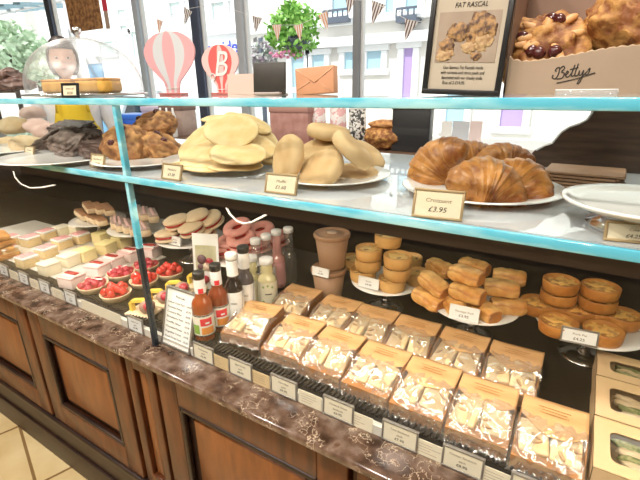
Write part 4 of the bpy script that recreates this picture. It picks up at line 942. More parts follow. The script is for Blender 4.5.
# balloon cut-outs
def balloon(x0, x1, ytop, ybase, Y, fr, mats, name, label, letter=None):
    a, c = at(x0, 80, Y=Y), at(x1, 80, Y=Y); W_ = (c.x-a.x)/2; z1 = at((x0+x1)/2, ytop, Y=Y).z
    H_ = z1-Z2; t = thing(name, label, 'balloon decoration', ((a.x+c.x)/2, Y, Z2))
    def hw(v):   # half width against height 0..1
        if v < .16: return .25+.06*(v/.16)
        s_ = (v-.16)/.84; return .31*(1-s_)**2.2*0 + max(.0, sin(pi*min(1, (s_*.62+.07)/.69*1.0)**.0 * 1)) if False else (.30+(.70)*sin(min(1, s_/.60)*pi/2)**1.15 if s_ < .60 else math.sqrt(max(0, 1-((s_-.60)/.40)**2)))
    n_ = len(fr)-1; m_ = MB()
    for k in range(n_):
        m_.grid(lambda u, v: (W_*hw(v)*(fr[k]+(fr[k+1]-fr[k])*u), -.002, .006+(H_-.006)*v), 4, 34, mi=k % len(mats), smooth=False)
        m_.grid(lambda u, v: (W_*hw(v)*(fr[k]+(fr[k+1]-fr[k])*u), .002, .006+(H_-.006)*v), 4, 34, mi=k % len(mats), smooth=False)
    vs = []; fs = []
    for j in range(35):
        v = j/34
        for s_ in (-1, 1): vs += [(s_*W_*hw(v), -.002, .006+(H_-.006)*v), (s_*W_*hw(v), .002, .006+(H_-.006)*v)]
    for j in range(34):
        for o in (0, 2): fs.append((j*4+o, j*4+o+1, j*4+o+5, j*4+o+4))
    m_.add(vs, fs, False); m_.build('cut_out', mats, t)
    MB().box((0, 0, .003), (W_*.9, .03, .006), bev=.001).build('foot', mat('foot_red', (.55,.16,.14), .4), t)
    MB().box((0, -.003, H_*.11), (W_*.5, .003, H_*.012)).build('basket_rim', WHITE, t)
    if letter:
        text('B', W_*1.35, WHITE, t, (.0, -.0035, H_*.38), shear=.3); MB().tube([(-W_*.42+W_*.13*cos(a), -.0035, H_*.36+W_*.13*sin(a)) for a in [k*.3 for k in range(22)]], .0018, 6).build('letter_curl', WHITE, t)
    return t
PK1 = mat('pink_card', (.80,.42,.44), .5); PG = mat('pale_grey_card', (.66,.68,.70), .5); PK2 = mat('pale_pink_card', (.86,.55,.53), .5); RD2 = mat('red_card', (.78,.13,.12), .5)
balloon(148, 198, 30, 93, 1.00, [-1, -.62, -.22, .25, .62, 1], [PK1, PG, PK1, PG, PK1], 'balloon_cutout', 'large pink and grey striped hot air balloon cut-out on the top shelf')
balloon(204, 240, 44, 95, .97, [-1, -.62, -.12, .22, .66, 1], [PK2, RD2, PK2, RD2, PK2], 'balloon_cutout', 'smaller red and pink hot air balloon cut-out bearing a white letter', True)
# small cards on the top shelf
q = at(237, 94, Y=.93)
o = MB().box((0, 0, .027), (.095, .004, .054)).build('pale_card', mat('pale_kraft_card', (.70,.54,.47), .6), loc=(q.x, .95, Z2), rot=(-.1, 0, .1)); tag(o, 'pale brown blank card right behind the smaller balloon', 'card')
q = at(269, 95, Y=.86); t = thing('card_holder', 'black backed card holder standing in the middle of the top shelf', 'card holder', (q.x, q.y, Z2), (-.08, 0, rad(10)))
MB().box((0, .004, .0375), (.085, .008, .072), bev=.001).build('back_board', mat('holder_black', (.022,.02,.016), .45, col2=(.05,.042,.03), nscale=9), t); MB().box((0, .012, .003), (.07, .05, .006), bev=.0015).build('foot', mat('holder_foot', (.45,.38,.36), .4), t)
q = at(314, 94, Y=.90); OR_ = mat('orange_paper', (.72,.36,.20), .6, col2=(.64,.30,.16), nscale=14)
t = thing('paper_packet', 'orange brown folded paper packet standing right of the black card holder', 'paper packet', (q.x, q.y, Z2), (-.05, 0, rad(4)))
MB().box((0, .012, .031), (.102, .024, .060), rot=(0, rad(-3), 0), bev=.002).build('packet', OR_, t)
e = MB()
for a, c in (((-.047, .055), (0, .026)), ((.047, .058), (0, .026)), ((-.047, .010), (-.012, .028)), ((.047, .006), (.012, .028))): e.tube([(a[0], -.0005, a[1]), (c[0], -.0005, c[1])], .0012, 6)
e.build('folds', mat('orange_fold', (.80,.46,.28), .6), t)
# framed sign with the scone picture
a, c = at(421, 94, Y=.75), at(499, 94, Y=.75); W_ = c.x-a.x; H_ = .172
t = thing('framed_sign', 'black framed sign with a photograph of a broken fruit scone', 'sign', ((a.x+c.x)/2, .755, Z2), (-.03, rad(2.5), 0))
m_ = MB(); B_ = .0085
for s_ in (-1, 1): m_.box((s_*(W_/2-B_/2), 0, H_/2), (B_, .009, H_-.0006), bev=.001); m_.box((0, 0, H_/2+s_*(H_/2-B_/2)), (W_, .010, B_), bev=.001)
m_.box((0, .004, H_/2), (W_-.004, .003, H_-.004)); m_.box((0, .03, .04), (.04, .002, .085), rot=(.5, 0, 0)); m_.build('frame', BLACK, t)
sh = MB().box((0, .001, H_/2), (W_-2*B_+.002, .002, H_-2*B_+.002)).build('sheet', mat('sign_paper', (.50,.43,.33), .6), t)
iw, iz0, iz1 = W_-2*B_-.014, .050, .124
ph = MB().box((0, -.0003, (iz0+iz1)/2), (iw, .0010, iz1-iz0)).build('photo', mat('photo_taupe', (.30,.22,.16), .5, col2=(.42,.33,.25), nscale=9), sh)
CAKEP = mat('photo_cake', (.44,.25,.10), .6, col2=(.10,.05,.03), nscale=130, lo=.42, hi=.6, bump=.3); CRUMBP = mat('photo_crumb', (.62,.43,.22), .6, col2=(.36,.2,.09), nscale=150)
for (x, z, rx, rz_, m, sd) in [(-.014, .095, .016, .013, CAKEP, 1), (-.030, .075, .012, .011, CAKEP, 2), (-.032, .061, .013, .009, CRUMBP, 3), (.020, .098, .023, .021, CAKEP, 4), (.012, .100, .012, .010, CRUMBP, 5), (.024, .082, .014, .015, CRUMBP, 6), (.006, .072, .011, .009, CRUMBP, 7), (.018, .059, .008, .006, CAKEP, 8)]:
    MB().blob((rx*1.08, .0022, rz_*1.05), amp=.32, fr=2.2, sub=4, seed=sd, oct=4, tone=0).build('photo_cake', m, ph, loc=(x, -.0004, z))
text('FAT RASCAL', .010, INK, sh, (0, -.0006, .130), shear=.2, width=.05)
for k, (s_, wd) in enumerate([('Our famous Fat Rascals made', .064), ('with currants and citrus peels and', .070), ('decorated with our cheeky smile', .066), ('Box of 2 £14.95', .036)]):
    text(s_, .0072, INK, sh, (0 if k < 3 else -.012, -.0006, .040-.0078*k), width=wd)
# Bettys carton with scones
CARD = mat('carton_kraft', (.42,.31,.22), .55, col2=(.38,.28,.195), nscale=10); CARDB = mat('carton_brown', (.26,.16,.11), .6, col2=(.32,.21,.15), nscale=6)
YB_ = .775
bl = at(503, 92, Y=YB_).x; bx1 = .13
edge = [(bl+.003, at(506, 57, Y=YB_).z)]+[(at(x, y, Y=YB_).x, at(x, y, Y=YB_).z) for x, y in [(514, 60), (524, 61.5), (538, 60.5), (555, 58), (575, 54.5), (595, 50.5), (617, 47), (640, 45)]]+[(bx1, at(655, 44, Y=YB_).z)]
t = thing('scone_carton', 'brown card carton with a wavy cut front holding two very large fruit scones', 'carton', (bl, YB_, Z2))
MB().prism([(0, 0), (bx1-bl, 0)]+[(x-bl, z-Z2) for x, z in reversed(edge)], .003).build('front_panel', CARD, t)
wv = MB(); wp = []
for (xa, za), (xb, zb) in zip(edge[:-1], edge[1:]):
    for i in range(6): s_ = i/6; x = xa+(xb-xa)*s_; wp.append((x-bl, .001, za+(zb-za)*s_-Z2+.0011*sin(x*520)))
wv.tube(wp, .0011, 6).build('scalloped_edge', mat('carton_edge', (.70,.52,.34), .6), t)
bk = MB(); bk.box(((bx1-bl)/2, .12, .10), (bx1-bl, .003, .20)); bk.box((.0015, .06, .10), (.003, .12, .20)); bk.box((bx1-bl-.0015, .06, .10), (.003, .12, .20)); bk.build('inner_walls', CARDB, t)
lg = at(570, 78, Y=YB_)
script(t, BETTYS, .054, .0008, INK, (at(552, 81, Y=YB_).x-bl, -.0006, at(551, 81, Y=YB_).z-Z2), rad(5))
hol = MB()
h0, h1 = at(555, 88, Y=.70), at(619, 88, Y=.70); hz = Z2
t2 = thing('ticket_holder', 'empty clear plastic ticket holder lying in front of the brown carton', 'ticket holder', ((h0.x+h1.x)/2, .72, Z2))
MB().box((0, 0, .003), (h1.x-h0.x, .02, .006), bev=.001).build('channel', clear('acrylic', (.92,.95,.97), .1, haze=.25), t2)
MB().tube([(-(h1.x-h0.x)/2, -.0095, .007), ((h1.x-h0.x)/2, -.0095, .007), ((h1.x-h0.x)/2, -.0095, .001)], .0009, 6).build('bright_edge', WHITE, t2)
big = Proto(rock_root(21, GOLDROCK, .070, 'fruit_scone', '', 'scone', False, 6, 10))
p = at(545, 50, Y=.845); big.put((p.x, p.y, p.z-.004), (.85, -.1, .2), (1.0, 1.0, 1.0), 'huge golden fruit scone with almonds at the left in the brown carton', 'large scones in the carton')
p = at(632, 42, Y=.850); big.put((p.x, p.y, p.z-.002), (.85, -.35, 2.6), (1.12, 1.12, 1.12), 'huge golden fruit scone with almonds at the right in the brown carton', 'large scones in the carton')
# white cable loops under the lower shelf
for pts, lab in (([(222, 193), (224, 203), (230, 214), (237, 221), (244, 223.5), (252, 222), (262, 217), (270, 212)], 'white cable looping below the lower shelf above the pink biscuits'), ([(12, 167), (15, 177), (21, 184), (30, 188), (42, 187.5), (55, 185)], 'white cable looping below the lower shelf at the far left')):
    P = [at(x, y, Y=.70) for x, y in pts]; P[0].z = 1.2575; P = [P[0]+Vector((0, 0, .0))]+P[1:]
    tag(MB().tube(P, .0026, 8).build('cable', mat('grey_cable', (.50,.50,.50), .4)), lab, 'cable')

# ================================================================== BEHIND THE CASE
ZR = 1.19
t = thing('rear_counter', 'dark wooden back counter behind the display case', 'counter', (-1.63, 2.0, 0))
MB().box((0, 0, .58), (1.98, .46, 1.16)).build('body', WOODD, t); MB().box((0, -.005, 1.175), (2.02, .50, .03), bev=.004).build('counter_top', mat('counter_top', (.16,.09,.055), .3, col2=(.10,.055,.035), nscale=6, stretch=(1,8,8)), t)
def put_box(name, x0, x1, ytop, Y, d, m, label, cat, ybase=None, z=ZR, lidm=None, lidn='lid'):
    a, c = at(x0, (ytop+140)/2, Y=Y), at(x1, (ytop+140)/2, Y=Y); zt = at((x0+x1)/2, ytop, Y=Y).z
    t = thing(name, label, cat, ((a.x+c.x)/2, Y, z)); w = c.x-a.x; h = zt-z
    MB().box((0, d/2, h/2), (w, d, h), bev=.004).build('body', m, t)
    if lidm: MB().box((0, d/2, h-.012), (w+.006, d+.006, .03), bev=.003).build(lidn, lidm, t)
    return t
PINKB = mat('pink_brown_tin', (.55,.30,.26), .5, col2=(.42,.2,.17), nscale=22)
put_box('cake_tin', 270, 308, 107, 1.80, .15, PINKB, 'dull pink patterned cake tin on the back counter behind the muffins', 'tin', lidm=mat('tin_lid', (.50,.27,.23), .45))
put_box('till_screen', 392, 430, 103, 1.80, .05, mat('till_black', (.03,.032,.035), .35), 'black upright till screen on the back counter left of the bright gap', 'till', lidm=BLACK, lidn='bezel')
put_box('brown_box', 161, 182, 106, 1.85, .12, mat('box_taupe', (.50,.38,.33), .6, col2=(.36,.24,.2), nscale=14), 'taupe patterned box on the back counter behind the pikelets', 'box', lidm=mat('box_dark', (.2,.12,.1), .5))
put_box('lilac_box', 143, 159, 107, 1.85, .12, mat('lilac', (.50,.44,.62), .6), 'lilac box on the back counter above the fruit scones', 'box', lidm=mat('lilac_lid', (.58,.52,.68), .5))
put_box('blue_crate', 112, 140, 115, 1.82, .2, mat('blue_plastic', (.03,.13,.62), .35), 'bright blue plastic crate on the back counter', 'crate', lidm=mat('blue_rim', (.04,.18,.72), .35), lidn='rim')
q = at(385, 148, Y=1.85); t = thing('bread_bowl', 'brown crusty loaf shaped like a bowl beside the black till screen', 'loaf', (q.x, q.y, ZR))
MB().blob((.10, .08, .06), (0, 0, .055), .12, 2.5, 4, .9, seed=3, oct=3).build('loaf', GOLDROCK, t); MB().blob((.08, .06, .02), (0, 0, .11), .25, 3, 3, seed=7, tone=0).build('seeded_top', ROCK, t)
pkp = Proto(None) if False else None
for x, y, m, lab in [(318, 112, mat('red_check', (.72,.40,.40), .5, col2=(.85,.78,.76), nscale=45, lo=.48, hi=.52), 'red and white patterned packet behind the muffins, left one'), (338, 114, MATS['red_check'], 'red and white patterned packet behind the muffins, right one'), (357, 118, mat('black_check', (.04,.04,.04), .5, col2=(.8,.78,.74), nscale=70, lo=.48, hi=.52), 'black and white checked packet behind the muffins')]:
    q = at(x, 140, Y=1.86); zt = at(x, y-10, Y=1.86).z
    t = thing('packet', lab, 'packet', (q.x, 1.86, ZR), (0, 0, .2), 'patterned packets on the back counter')
    MB().grid(lambda u, v: ((u-.5)*.085*(1-.1*abs(v-.5)), -.022*sin(pi*u)*sin(pi*min(1, v*1.1))-.001, v*(zt-ZR)), 10, 10).grid(lambda u, v: ((u-.5)*.085*(1-.1*abs(v-.5)), .022*sin(pi*u)*sin(pi*min(1, v*1.1))+.001, v*(zt-ZR)), 10, 10).build('bag', m, t)
    MB().box((0, 0, zt-ZR), (.08, .004, .012)).build('seal', WHITE, t)
for x, y in ((164, 138), (170, 138), (176, 138)):
    q = at(x, y, Y=1.80); tag(MB().lathe([(.014, 0), (.015, .002), (.015, .12), (.006, .15), (.006, .17), (.001, .17)], 20).build('white_bottle', WHITE, loc=(q.x, 1.80, ZR)), 'slim white bottle on the back counter, %s of three' % {164: 'leftmost', 170: 'middle', 176: 'rightmost'}[x], 'bottle', 'slim white bottles')
lz = at(460, 143, Y=2.42).z
tag(MB().box((.45, 2.5, lz-.02), (2.9, .38, .04), bev=.004).build('trim_1', WHITE), kind='structure')
for x0, x1, lab in ((440, 451, 'white blank card on the window ledge, left of three'), (451, 468, 'grey blank card on the window ledge, middle of three'), (468, 481, 'pale pink card on the window ledge, right of three')):
    a, c = at(x0, 140, Y=2.40), at(x1, 140, Y=2.40); zt = at(x0, 121, Y=2.40).z
    tag(MB().box((0, 0, (zt-lz)/2), (c.x-a.x-.004, .006, zt-lz)).build('display_card', mat('card_%d' % x0, {440: (.8,.8,.78), 451: (.55,.58,.62), 468: (.75,.62,.60)}[x0], .6), loc=((a.x+c.x)/2, 2.40, lz), rot=(-.06, 0, 0)), lab, 'card', 'blank cards on the window ledge')

# ================================================================== PERSON BEHIND THE CASE
def person(q, Y, height, label, shirt, apron=True, face=None):
    t = thing('person', label, 'person', (q.x, Y, 0), (0, 0, face if face is not None else math.atan2(-q.y, -q.x)+pi/2))
    k = height/1.75
    V = [(0,0,.98,.15),(0,0,1.14,.135),(0,.01,1.30,.155),(0,.01,1.42,.12),(0,.005,1.50,.055),(0,-.005,1.555,.052),
         (.15,.0,1.42,.062),(.215,.0,1.28,.05),(.255,.02,1.12,.043),(.14,-.13,1.10,.034),(.085,-.18,1.09,.027),
         (-.15,.0,1.42,.062),(-.215,.0,1.28,.05),(-.255,.02,1.12,.043),(-.14,-.13,1.10,.034),(-.085,-.18,1.09,.027),
         (.09,0,.88,.095),(.10,-.01,.50,.062),(.10,.02,.09,.042),(.10,-.13,.035,.035),(-.09,0,.88,.095),(-.10,-.01,.50,.062),(-.10,.02,.09,.042),(-.10,-.13,.035,.035)]
    E = [(0,1),(1,2),(2,3),(3,4),(4,5),(3,6),(6,7),(7,8),(8,9),(9,10),(3,11),(11,12),(12,13),(13,14),(14,15),(0,16),(16,17),(17,18),(18,19),(0,20),(20,21),(21,22),(22,23)]
    me = bpy.data.meshes.new('skel'); me.from_pydata([Vector(v[:3])*k for v in V], E, [])
    o = bpy.data.objects.new('skel', me); COL.objects.link(o)
    o.modifiers.new('s', 'SKIN')
    for i, v in enumerate(V): me.skin_vertices[0].data[i].radius = (v[3]*k*(1.0 if i > 3 or i == 0 else 1.15), v[3]*k*(.78 if i in (1,2,3,0) else 1))
    me.skin_vertices[0].data[0].use_root = True
    sb = o.modifiers.new('u', 'SUBSURF'); sb.levels = 2; sb.render_levels = 2
    bpy.context.view_layer.update()
    bm_ = bpy.data.meshes.new_from_object(o.evaluated_get(bpy.context.evaluated_depsgraph_get())); bpy.data.objects.remove(o)
    m_ = MB()
    for p in bm_.polygons: pass
    SKINM = mat('skin', (.72,.46,.36), .5); SHIRT = shirt; TROU = mat('dark_trousers', (.04,.04,.05), .7); HAIR = mat('dark_hair', (.035,.028,.026), .45, col2=(.07,.055,.05), nscale=40)
    vs = [v.co for v in bm_.vertices]
    for p in bm_.polygons:
        pass
    fsk = []
    for p in bm_.polygons:
        c_ = p.center/k
        mi = 0 if c_.z > 1.475 or c_.y < -.155 and c_.z > .9 and abs(c_.x) < .105 else (1 if c_.z > .95 else 2)
        fsk.append((list(p.vertices), mi))
    o0 = len(m_.v); m_.add(vs, [f for f, _ in fsk], True); m_.mi = [mi for _, mi in fsk]
    # head
    hc = Vector((0, -.018, 1.655))*k; b_ = bmesh.new(); bmesh.ops.create_uvsphere(b_, u_segments=40, v_segments=28, radius=1)
    for v in b_.verts:
        c_ = v.co.copy(); x, y, z = c_
        w = .074*(1 if z > -.1 else 1-.34*((-z-.1)/.9)**1.2); dpt = .094*(1 if z > -.2 or y > 0 else 1-.1*(-z-.2))
        X, Y_, Z = x*w, y*dpt, z*.118
        if y < 0:
            Y_ -= .022*math.exp(-((x/.13)**2+((z+.12)/.16)**2))         # nose
            Y_ -= .008*math.exp(-((x/.30)**2+((z+.44)/.09)**2))         # lips
            Y_ -= .010*math.exp(-((x/.32)**2+((z+.82)/.16)**2))         # chin
            for s_ in (-1, 1): Y_ += .012*math.exp(-(((x-s_*.40)/.19)**2+((z-.02)/.12)**2))
        v.co = Vector((X, Y_, Z))*k+hc
    m_.bm(b_, True); b_.free()
    for s_ in (-1, 1): m_.blob((.012*k, .022*k, .032*k), hc+Vector((s_*.074, .008, -.005))*k, .1, 2, 2, tone=0)
    # hands: palm with four fingers and a thumb
    for s_ in (-1, 1):
        w = Vector((s_*.070, -.205, 1.085+.012*s_))*k; m_.blob((.038*k, .045*k, .016*k), w, .05, 2, 3, tone=0)
        for i, (dx, ln) in enumerate(((-.027, .060), (-.009, .070), (.009, .066), (.027, .052))):
            b0 = w+Vector((dx*k, -.034*k, 0)); m_.tube([b0, b0+Vector((0, -ln*.45, -.004))*k, b0+Vector((0, -ln*.8, -.016))*k, b0+Vector((0, -ln, -.030))*k], [.0092*k, .0088*k, .008*k, .006*k], 10)
        b0 = w+Vector((-s_*.030, .012, 0))*k; m_.tube([b0, b0+Vector((-s_*.022, -.022, -.006))*k, b0+Vector((-s_*.026, -.048, -.014))*k], [.012*k, .010*k, .007*k], 10)
    m_.build('body', [SKINM, SHIRT, TROU], t)
    for s_ in (-1, 1):
        ey = MB().blob((.0105*k, .008*k, .0060*k), sub=3, tone=0).build('eye', mat('eye_white', (.8,.78,.75), .3), t, loc=hc+Vector((s_*.0300, -.078, .003))*k)
        MB().blob((.0050*k, .003*k, .0050*k), sub=2, tone=0).build('iris', INK, ey, loc=(0, -.0068*k, 0))
    MB().blob((.024*k, .008*k, .006*k), amp=.05, sub=3, tone=0).build('mouth', mat('lips', (.58,.30,.25), .5), t, loc=hc+Vector((0, -.098, -.052))*k)
    h = MB(); b_ = bmesh.new(); bmesh.ops.create_uvsphere(b_, u_segments=40, v_segments=28, radius=1)
    dl = [v for v in b_.verts if v.co.z < (.42 if v.co.y < -.45 else (-.15-.75*max(0, v.co.y) if abs(v.co.x) < .95 else -.9)) and not (v.co.y > -.25 and v.co.z > -.75)]
    bmesh.ops.delete(b_, geom=dl, context='VERTS')
    for v in b_.verts: v.co = Vector((v.co.x*.084, v.co.y*.104+.004, v.co.z*.128))*k*(1+.03*noise.noise(v.co*7))+hc
    h.bm(b_, True); b_.free(); hr = h.build('hair', HAIR, t); sm = hr.modifiers.new('th', 'SOLIDIFY'); sm.thickness = .010*k; sm.offset = -.6
    if not apron: return t
    ap = MB().grid(lambda u, v: (.15*k*(2*u-1)*(1 if v < .7 else 1-(v-.7)*1.2), -(.135+.010*v)*k-.0*u+.09*k*abs(2*u-1)**2.6, (.62+.80*v)*k), 18, 20, thick=0).build('apron', mat('yellow_cotton', (.86,.60,.03), .7), t)
    sm = ap.modifiers.new('th', 'SOLIDIFY'); sm.thickness = .006
    for s_ in (-1, 1): MB().tube([(s_*.085*k, -.143*k, 1.35*k), (s_*.08*k, -.13*k, 1.42*k), (s_*.06*k, -.03*k, 1.51*k)], .008, 8).build('apron_strap', MATS['yellow_cotton'], t)
    lt = script(ap, BETTYS, .15, .0035, INK, (-.07*k, -.152*k, 1.23*k), rad(6))
    return t
person(at(62, 56, Y=1.56), 1.56, 1.74, 'person with dark hair in white top and yellow apron behind the clear cake dome', mat('white_shirt', (.80,.80,.82), .7))
# ================================================================== WINDOW DRESSING AND STREET
def flag(x, y, Y, w, h, m, label, g, tilt=0):
    q = at(x, y, Y=Y); s_ = mpp(q); w *= s_; h *= s_
    o = MB().add([(-w/2, 0, h/2), (w/2, 0, h/2), (0, .004, -h/2), (-w/2, .003, h/2), (w/2, .003, h/2), (0, .007, -h/2)], [(0, 1, 2), (5, 4, 3), (0, 3, 4, 1), (1, 4, 5, 2), (2, 5, 3, 0)], False).build('hanging_bunting_flag', m, loc=q, rot=(0, tilt, .1))
    return tag(o, label, 'bunting flag', g)
def stripes(name, c1, c2, sc):
    m = bpy.data.materials.new(name); n, l, b = nt(m); MATS[name] = m
    wv = n.new('ShaderNodeTexWave'); wv.inputs['Scale'].default_value = sc; l.new(coords(n, l), wv.inputs['Vector'])
    r = ramp(n, [(.5, c1), (.55, c2)]); l.new(wv.outputs['Fac'], r.inputs['Fac']); l.new(r.outputs['Color'], b.inputs['Base Color']); b.inputs['Roughness'].default_value = .8; return m
S1 = stripes('striped_cotton', (.85,.83,.8), (.16,.10,.10), 19); S2 = stripes('peach_stripe_cotton', (.88,.84,.78), (.75,.38,.25), 19)
for x, y, w, h, m, tl, lab in [(186, 17, 11, 15, S1, .5, 'dark striped bunting flag above the large balloon'), (159, 27, 9, 13, S2, .3, 'pale striped bunting flag at the top of the large balloon'), (256, 25, 12, 15, S1, .25, 'dark striped bunting flag left of the hanging basket'), (277, 33, 11, 15, S2, 0, 'peach striped bunting flag in front of the hanging basket leaves, left'), (299, 33, 11, 15, S2, -.1, 'peach striped bunting flag in front of the hanging basket leaves, right'), (325, 22, 11, 17, S2, -.3, 'peach striped bunting flag right of the hanging basket'), (349, 6, 12, 15, S1, .2, 'dark striped bunting flag left of the grey mullion at the top'), (375, 14, 15, 21, S1, .35, 'dark striped bunting flag just right of the grey mullion'), (408, 31, 14, 20, S1, .3, 'dark striped bunting flag left of the framed sign')]:
    flag(x, y, 2.45, w, h, m, lab, 'striped bunting flags', tl)
for pts, lab in (([(140, -6), (159, 20), (186, 9), (215, 4), (256, 17), (277, 25), (299, 25), (325, 13), (345, -6)], 'thin bunting cord over the balloons and the hanging basket'), ([(330, -8), (349, -2), (375, 3), (408, 20), (440, 24)], 'thin bunting cord running down towards the framed sign')):
    tag(MB().tube([at(x, y, Y=2.452) for x, y in pts], .0015, 6).build('bunting_string', WHITE), lab, 'cord')
# banner with nuts and red pennant
a, c = at(68, 15, Y=2.5), at(101, 15, Y=2.5); zt, zb = 2.75, at(85, 31, Y=2.5).z
t = thing('hanging_banner', 'hanging brown banner printed with nuts above the clear cake dome', 'banner', ((a.x+c.x)/2, 2.5, zb))
MB().box((0, 0, (zt-zb)/2), (c.x-a.x, .006, zt-zb)).build('cloth', mat('nut_print', (.50,.27,.11), .6, col2=(.16,.07,.035), nscale=26, detail=2), t)
MB().tube([(-(c.x-a.x)/2, 0, zt-zb), ((c.x-a.x)/2, 0, zt-zb)], .008, 8).build('rod', FRAMED, t)
for s_ in (-.3, .3): MB().tube([(s_*(c.x-a.x), 0, zt-zb), (s_*(c.x-a.x), 0, CEIL-zb)], .002, 6).build('hanger', FRAMED, t)
q = at(105, 8, Y=2.5); zb = at(107, 29, Y=2.5).z
t = thing('red_pennant', 'red ribbon pennant with a brown tag beside the hanging banner', 'pennant', (q.x, 2.5, zb))
zz = at(105, 11, Y=2.5).z-zb; MB().box((0, 0, zz+(2.8-zb-zz)/2), (.062, .004, 2.8-zb-zz)).build('ribbon', mat('red_ribbon', (.62,.05,.09), .5), t); MB().box((0, 0, zz/2), (.052, .006, zz), bev=.001).build('tag', mat('tag_brown', (.42,.32,.26), .6), t); MB().tube([(0, 0, 2.8-zb), (0, 0, CEIL-zb)], .002, 6).build('hanger', FRAMED, t)
# street
STONE = mat('pale_stone', (.80,.77,.72), .85, col2=(.74,.71,.66), nscale=2); STONE2 = mat('white_render', (.86,.87,.87), .8)
tag(MB().box((-8, 18, -.1), (70, 30.4, .1)).build('pavement', mat('paving', (.72,.71,.69), .85)), kind='structure')
BLUEG = mat('shop_glass', (.42,.62,.72), .1, spec=.6); PURG = mat('purple_glass', (.48,.36,.66), .15); DARKI = mat('dark_iron', (.10,.12,.16), .5); GREENG = mat('pale_window', (.60,.70,.68), .2)
YF = 9.0
def rect(x0, y0, x1, y1, Y):
    a, c = at((x0+x1)/2, y0, Y=Y), at((x0+x1)/2, y1, Y=Y); l_, r_ = at(x0, (y0+y1)/2, Y=Y), at(x1, (y0+y1)/2, Y=Y)
    return l_.x, r_.x, c.z, a.z
def building(label, X0_, X1_, H, Y, wall, wins, cats='building', trims=()):
    t = thing('building', label, cats, ((X0_+X1_)/2, Y, -.05)); xf_ = Matrix.Translation((-(X0_+X1_)/2, -Y, .05))
    MB().box(((X0_+X1_)/2, Y+1.5, H/2), (X1_-X0_, 3, H), xf=xf_).build('wall', wall, t)
    for (r, m) in wins:
        l_, r_, b_, t_ = rect(*r, Y)
        w = MB(); fwd = .06
        for (cx_, cz_, sx_, sz_) in (((l_+r_)/2, t_, r_-l_+.2, .12), ((l_+r_)/2, b_, r_-l_+.2, .12), (l_, (b_+t_)/2, .12, t_-b_-.13), (r_, (b_+t_)/2, .12, t_-b_-.13)): w.box((cx_, Y-.03, cz_), (sx_, .10, sz_), xf=xf_)
        f_ = w.build('window', STONE2, t)
        MB().box(((l_+r_)/2, Y-.008, (b_+t_)/2), (r_-l_, .02, t_-b_), xf=xf_).build('pane', m, f_)
    for (z, hh, dd) in trims: MB().box(((X0_+X1_)/2, Y-dd/2, z), (X1_-X0_, dd, hh), xf=xf_).build('cornice', STONE2, t)
    return t
bA = building('pale stone building across the street with pale blue shop windows', at(246, 60, Y=YF).x, 12, 9, YF, STONE, [((291, 52, 308, 90), BLUEG), ((311, 52, 328, 74), BLUEG), ((343, 49, 362, 72), BLUEG), ((365, 48, 385, 72), BLUEG), ((401, 45, 416, 96), PURG), ((331, -20, 354, 16), BLUEG), ((384, -20, 398, 16), BLUEG), ((404, -20, 422, 16), BLUEG), ((445, 60, 470, 130), BLUEG), ((500, 60, 530, 130), PURG)], trims=((at(350, 42, Y=YF).z, .18, .25), (at(350, 22, Y=YF).z, .12, .18)))
for r in ((330, 12, 355, 20), (402, 10, 422, 19)):
    l_, r_, b_, t_ = rect(*r, YF); m_ = MB(); m_.box(((l_+r_)/2, YF-.3, t_), (r_-l_, .04, .04)); m_.box(((l_+r_)/2, YF-.3, b_), (r_-l_, .04, .06)); x = l_
    while x <= r_: m_.box((x, YF-.3, (b_+t_)/2), (.025, .025, t_-b_)); x += .12
    m_.box(((l_+r_)/2, YF-.15, b_-.05), (r_-l_, .34, .06))
    m_.build('balcony_rail', DARKI, bA, loc=(-bA.location.x, -YF, .05))
bB = building('white rendered shop across the street with blue fascia lettering', at(150, 60, Y=YF+.3).x, at(246, 60, Y=YF+.3).x-.05, 7.5, YF+.3, STONE2, [((205, 52, 236, 80), BLUEG), ((170, 0, 184, 20), GREENG), ((212, 0, 228, 22), GREENG)], trims=((at(220, 33, Y=YF+.3).z, .08, .12),))
q = at(219, 47, Y=YF+.2); text('ingside', .42, mat('sign_blue', (.03,.06,.5), .5), bB, (q.x-bB.location.x, -.06, q.z-.10), width=at(236, 47, Y=YF+.2).x-at(202, 47, Y=YF+.2).x, bold=.008)
building('white building with small grey windows seen through the left panes', at(40, 40, Y=YF+2).x, at(150, 60, Y=YF+2).x-.6, 9, YF+2, STONE2, [((118, 8, 128, 18), GREENG), ((121, 24, 130, 33), GREENG), ((100, 40, 116, 56), GREENG), ((133, 30, 141, 60), GREENG)])
building('pale building further along the street at the far left', at(-160, 40, Y=YF+3).x, at(40, 40, Y=YF+3).x-1, 8, YF+3, STONE, [((-60, 20, -40, 50), GREENG)])
# car
q = at(189, 88, Y=6.2)
t = thing('car', 'pale car with dark windows parked behind the large balloon', 'car', (q.x, 6.2, -.05), (0, 0, rad(-4)))
CARP = mat('car_paint', (.72,.74,.76), .2, coat=.6)
body = [(-2.1, .3), (-2.1, .75), (-1.9, .92), (-1.2, 1.0), (-.75, 1.46), (-.3, 1.52), (.6, 1.5), (1.3, 1.08), (2.0, .95), (2.12, .6), (2.1, .3)]
MB().prism(body, 1.7).build('bodywork', CARP, t, loc=(0, -.85, 0))
MB().prism([(-1.05, 1.0), (-.66, 1.42), (-.2, 1.46), (.55, 1.44), (1.1, 1.06)], 1.74).build('side_glass', mat('car_glass', (.02,.03,.04), .1), t, loc=(0, -.87, 0))
for sx_ in (-1.3, 1.35):
    for sy_ in (-.86, .70):
        w = MB().lathe([(.30, 0), (.32, .03), (.32, .13), (.30, .16)], 28).build('wheel', BLACK, t, loc=(sx_, sy_+.16, .32), rot=(pi/2, 0, 0)); MB().lathe([(.18, .155), (.16, .165), (.001, .165)], 20).build('hub', STEEL, w)
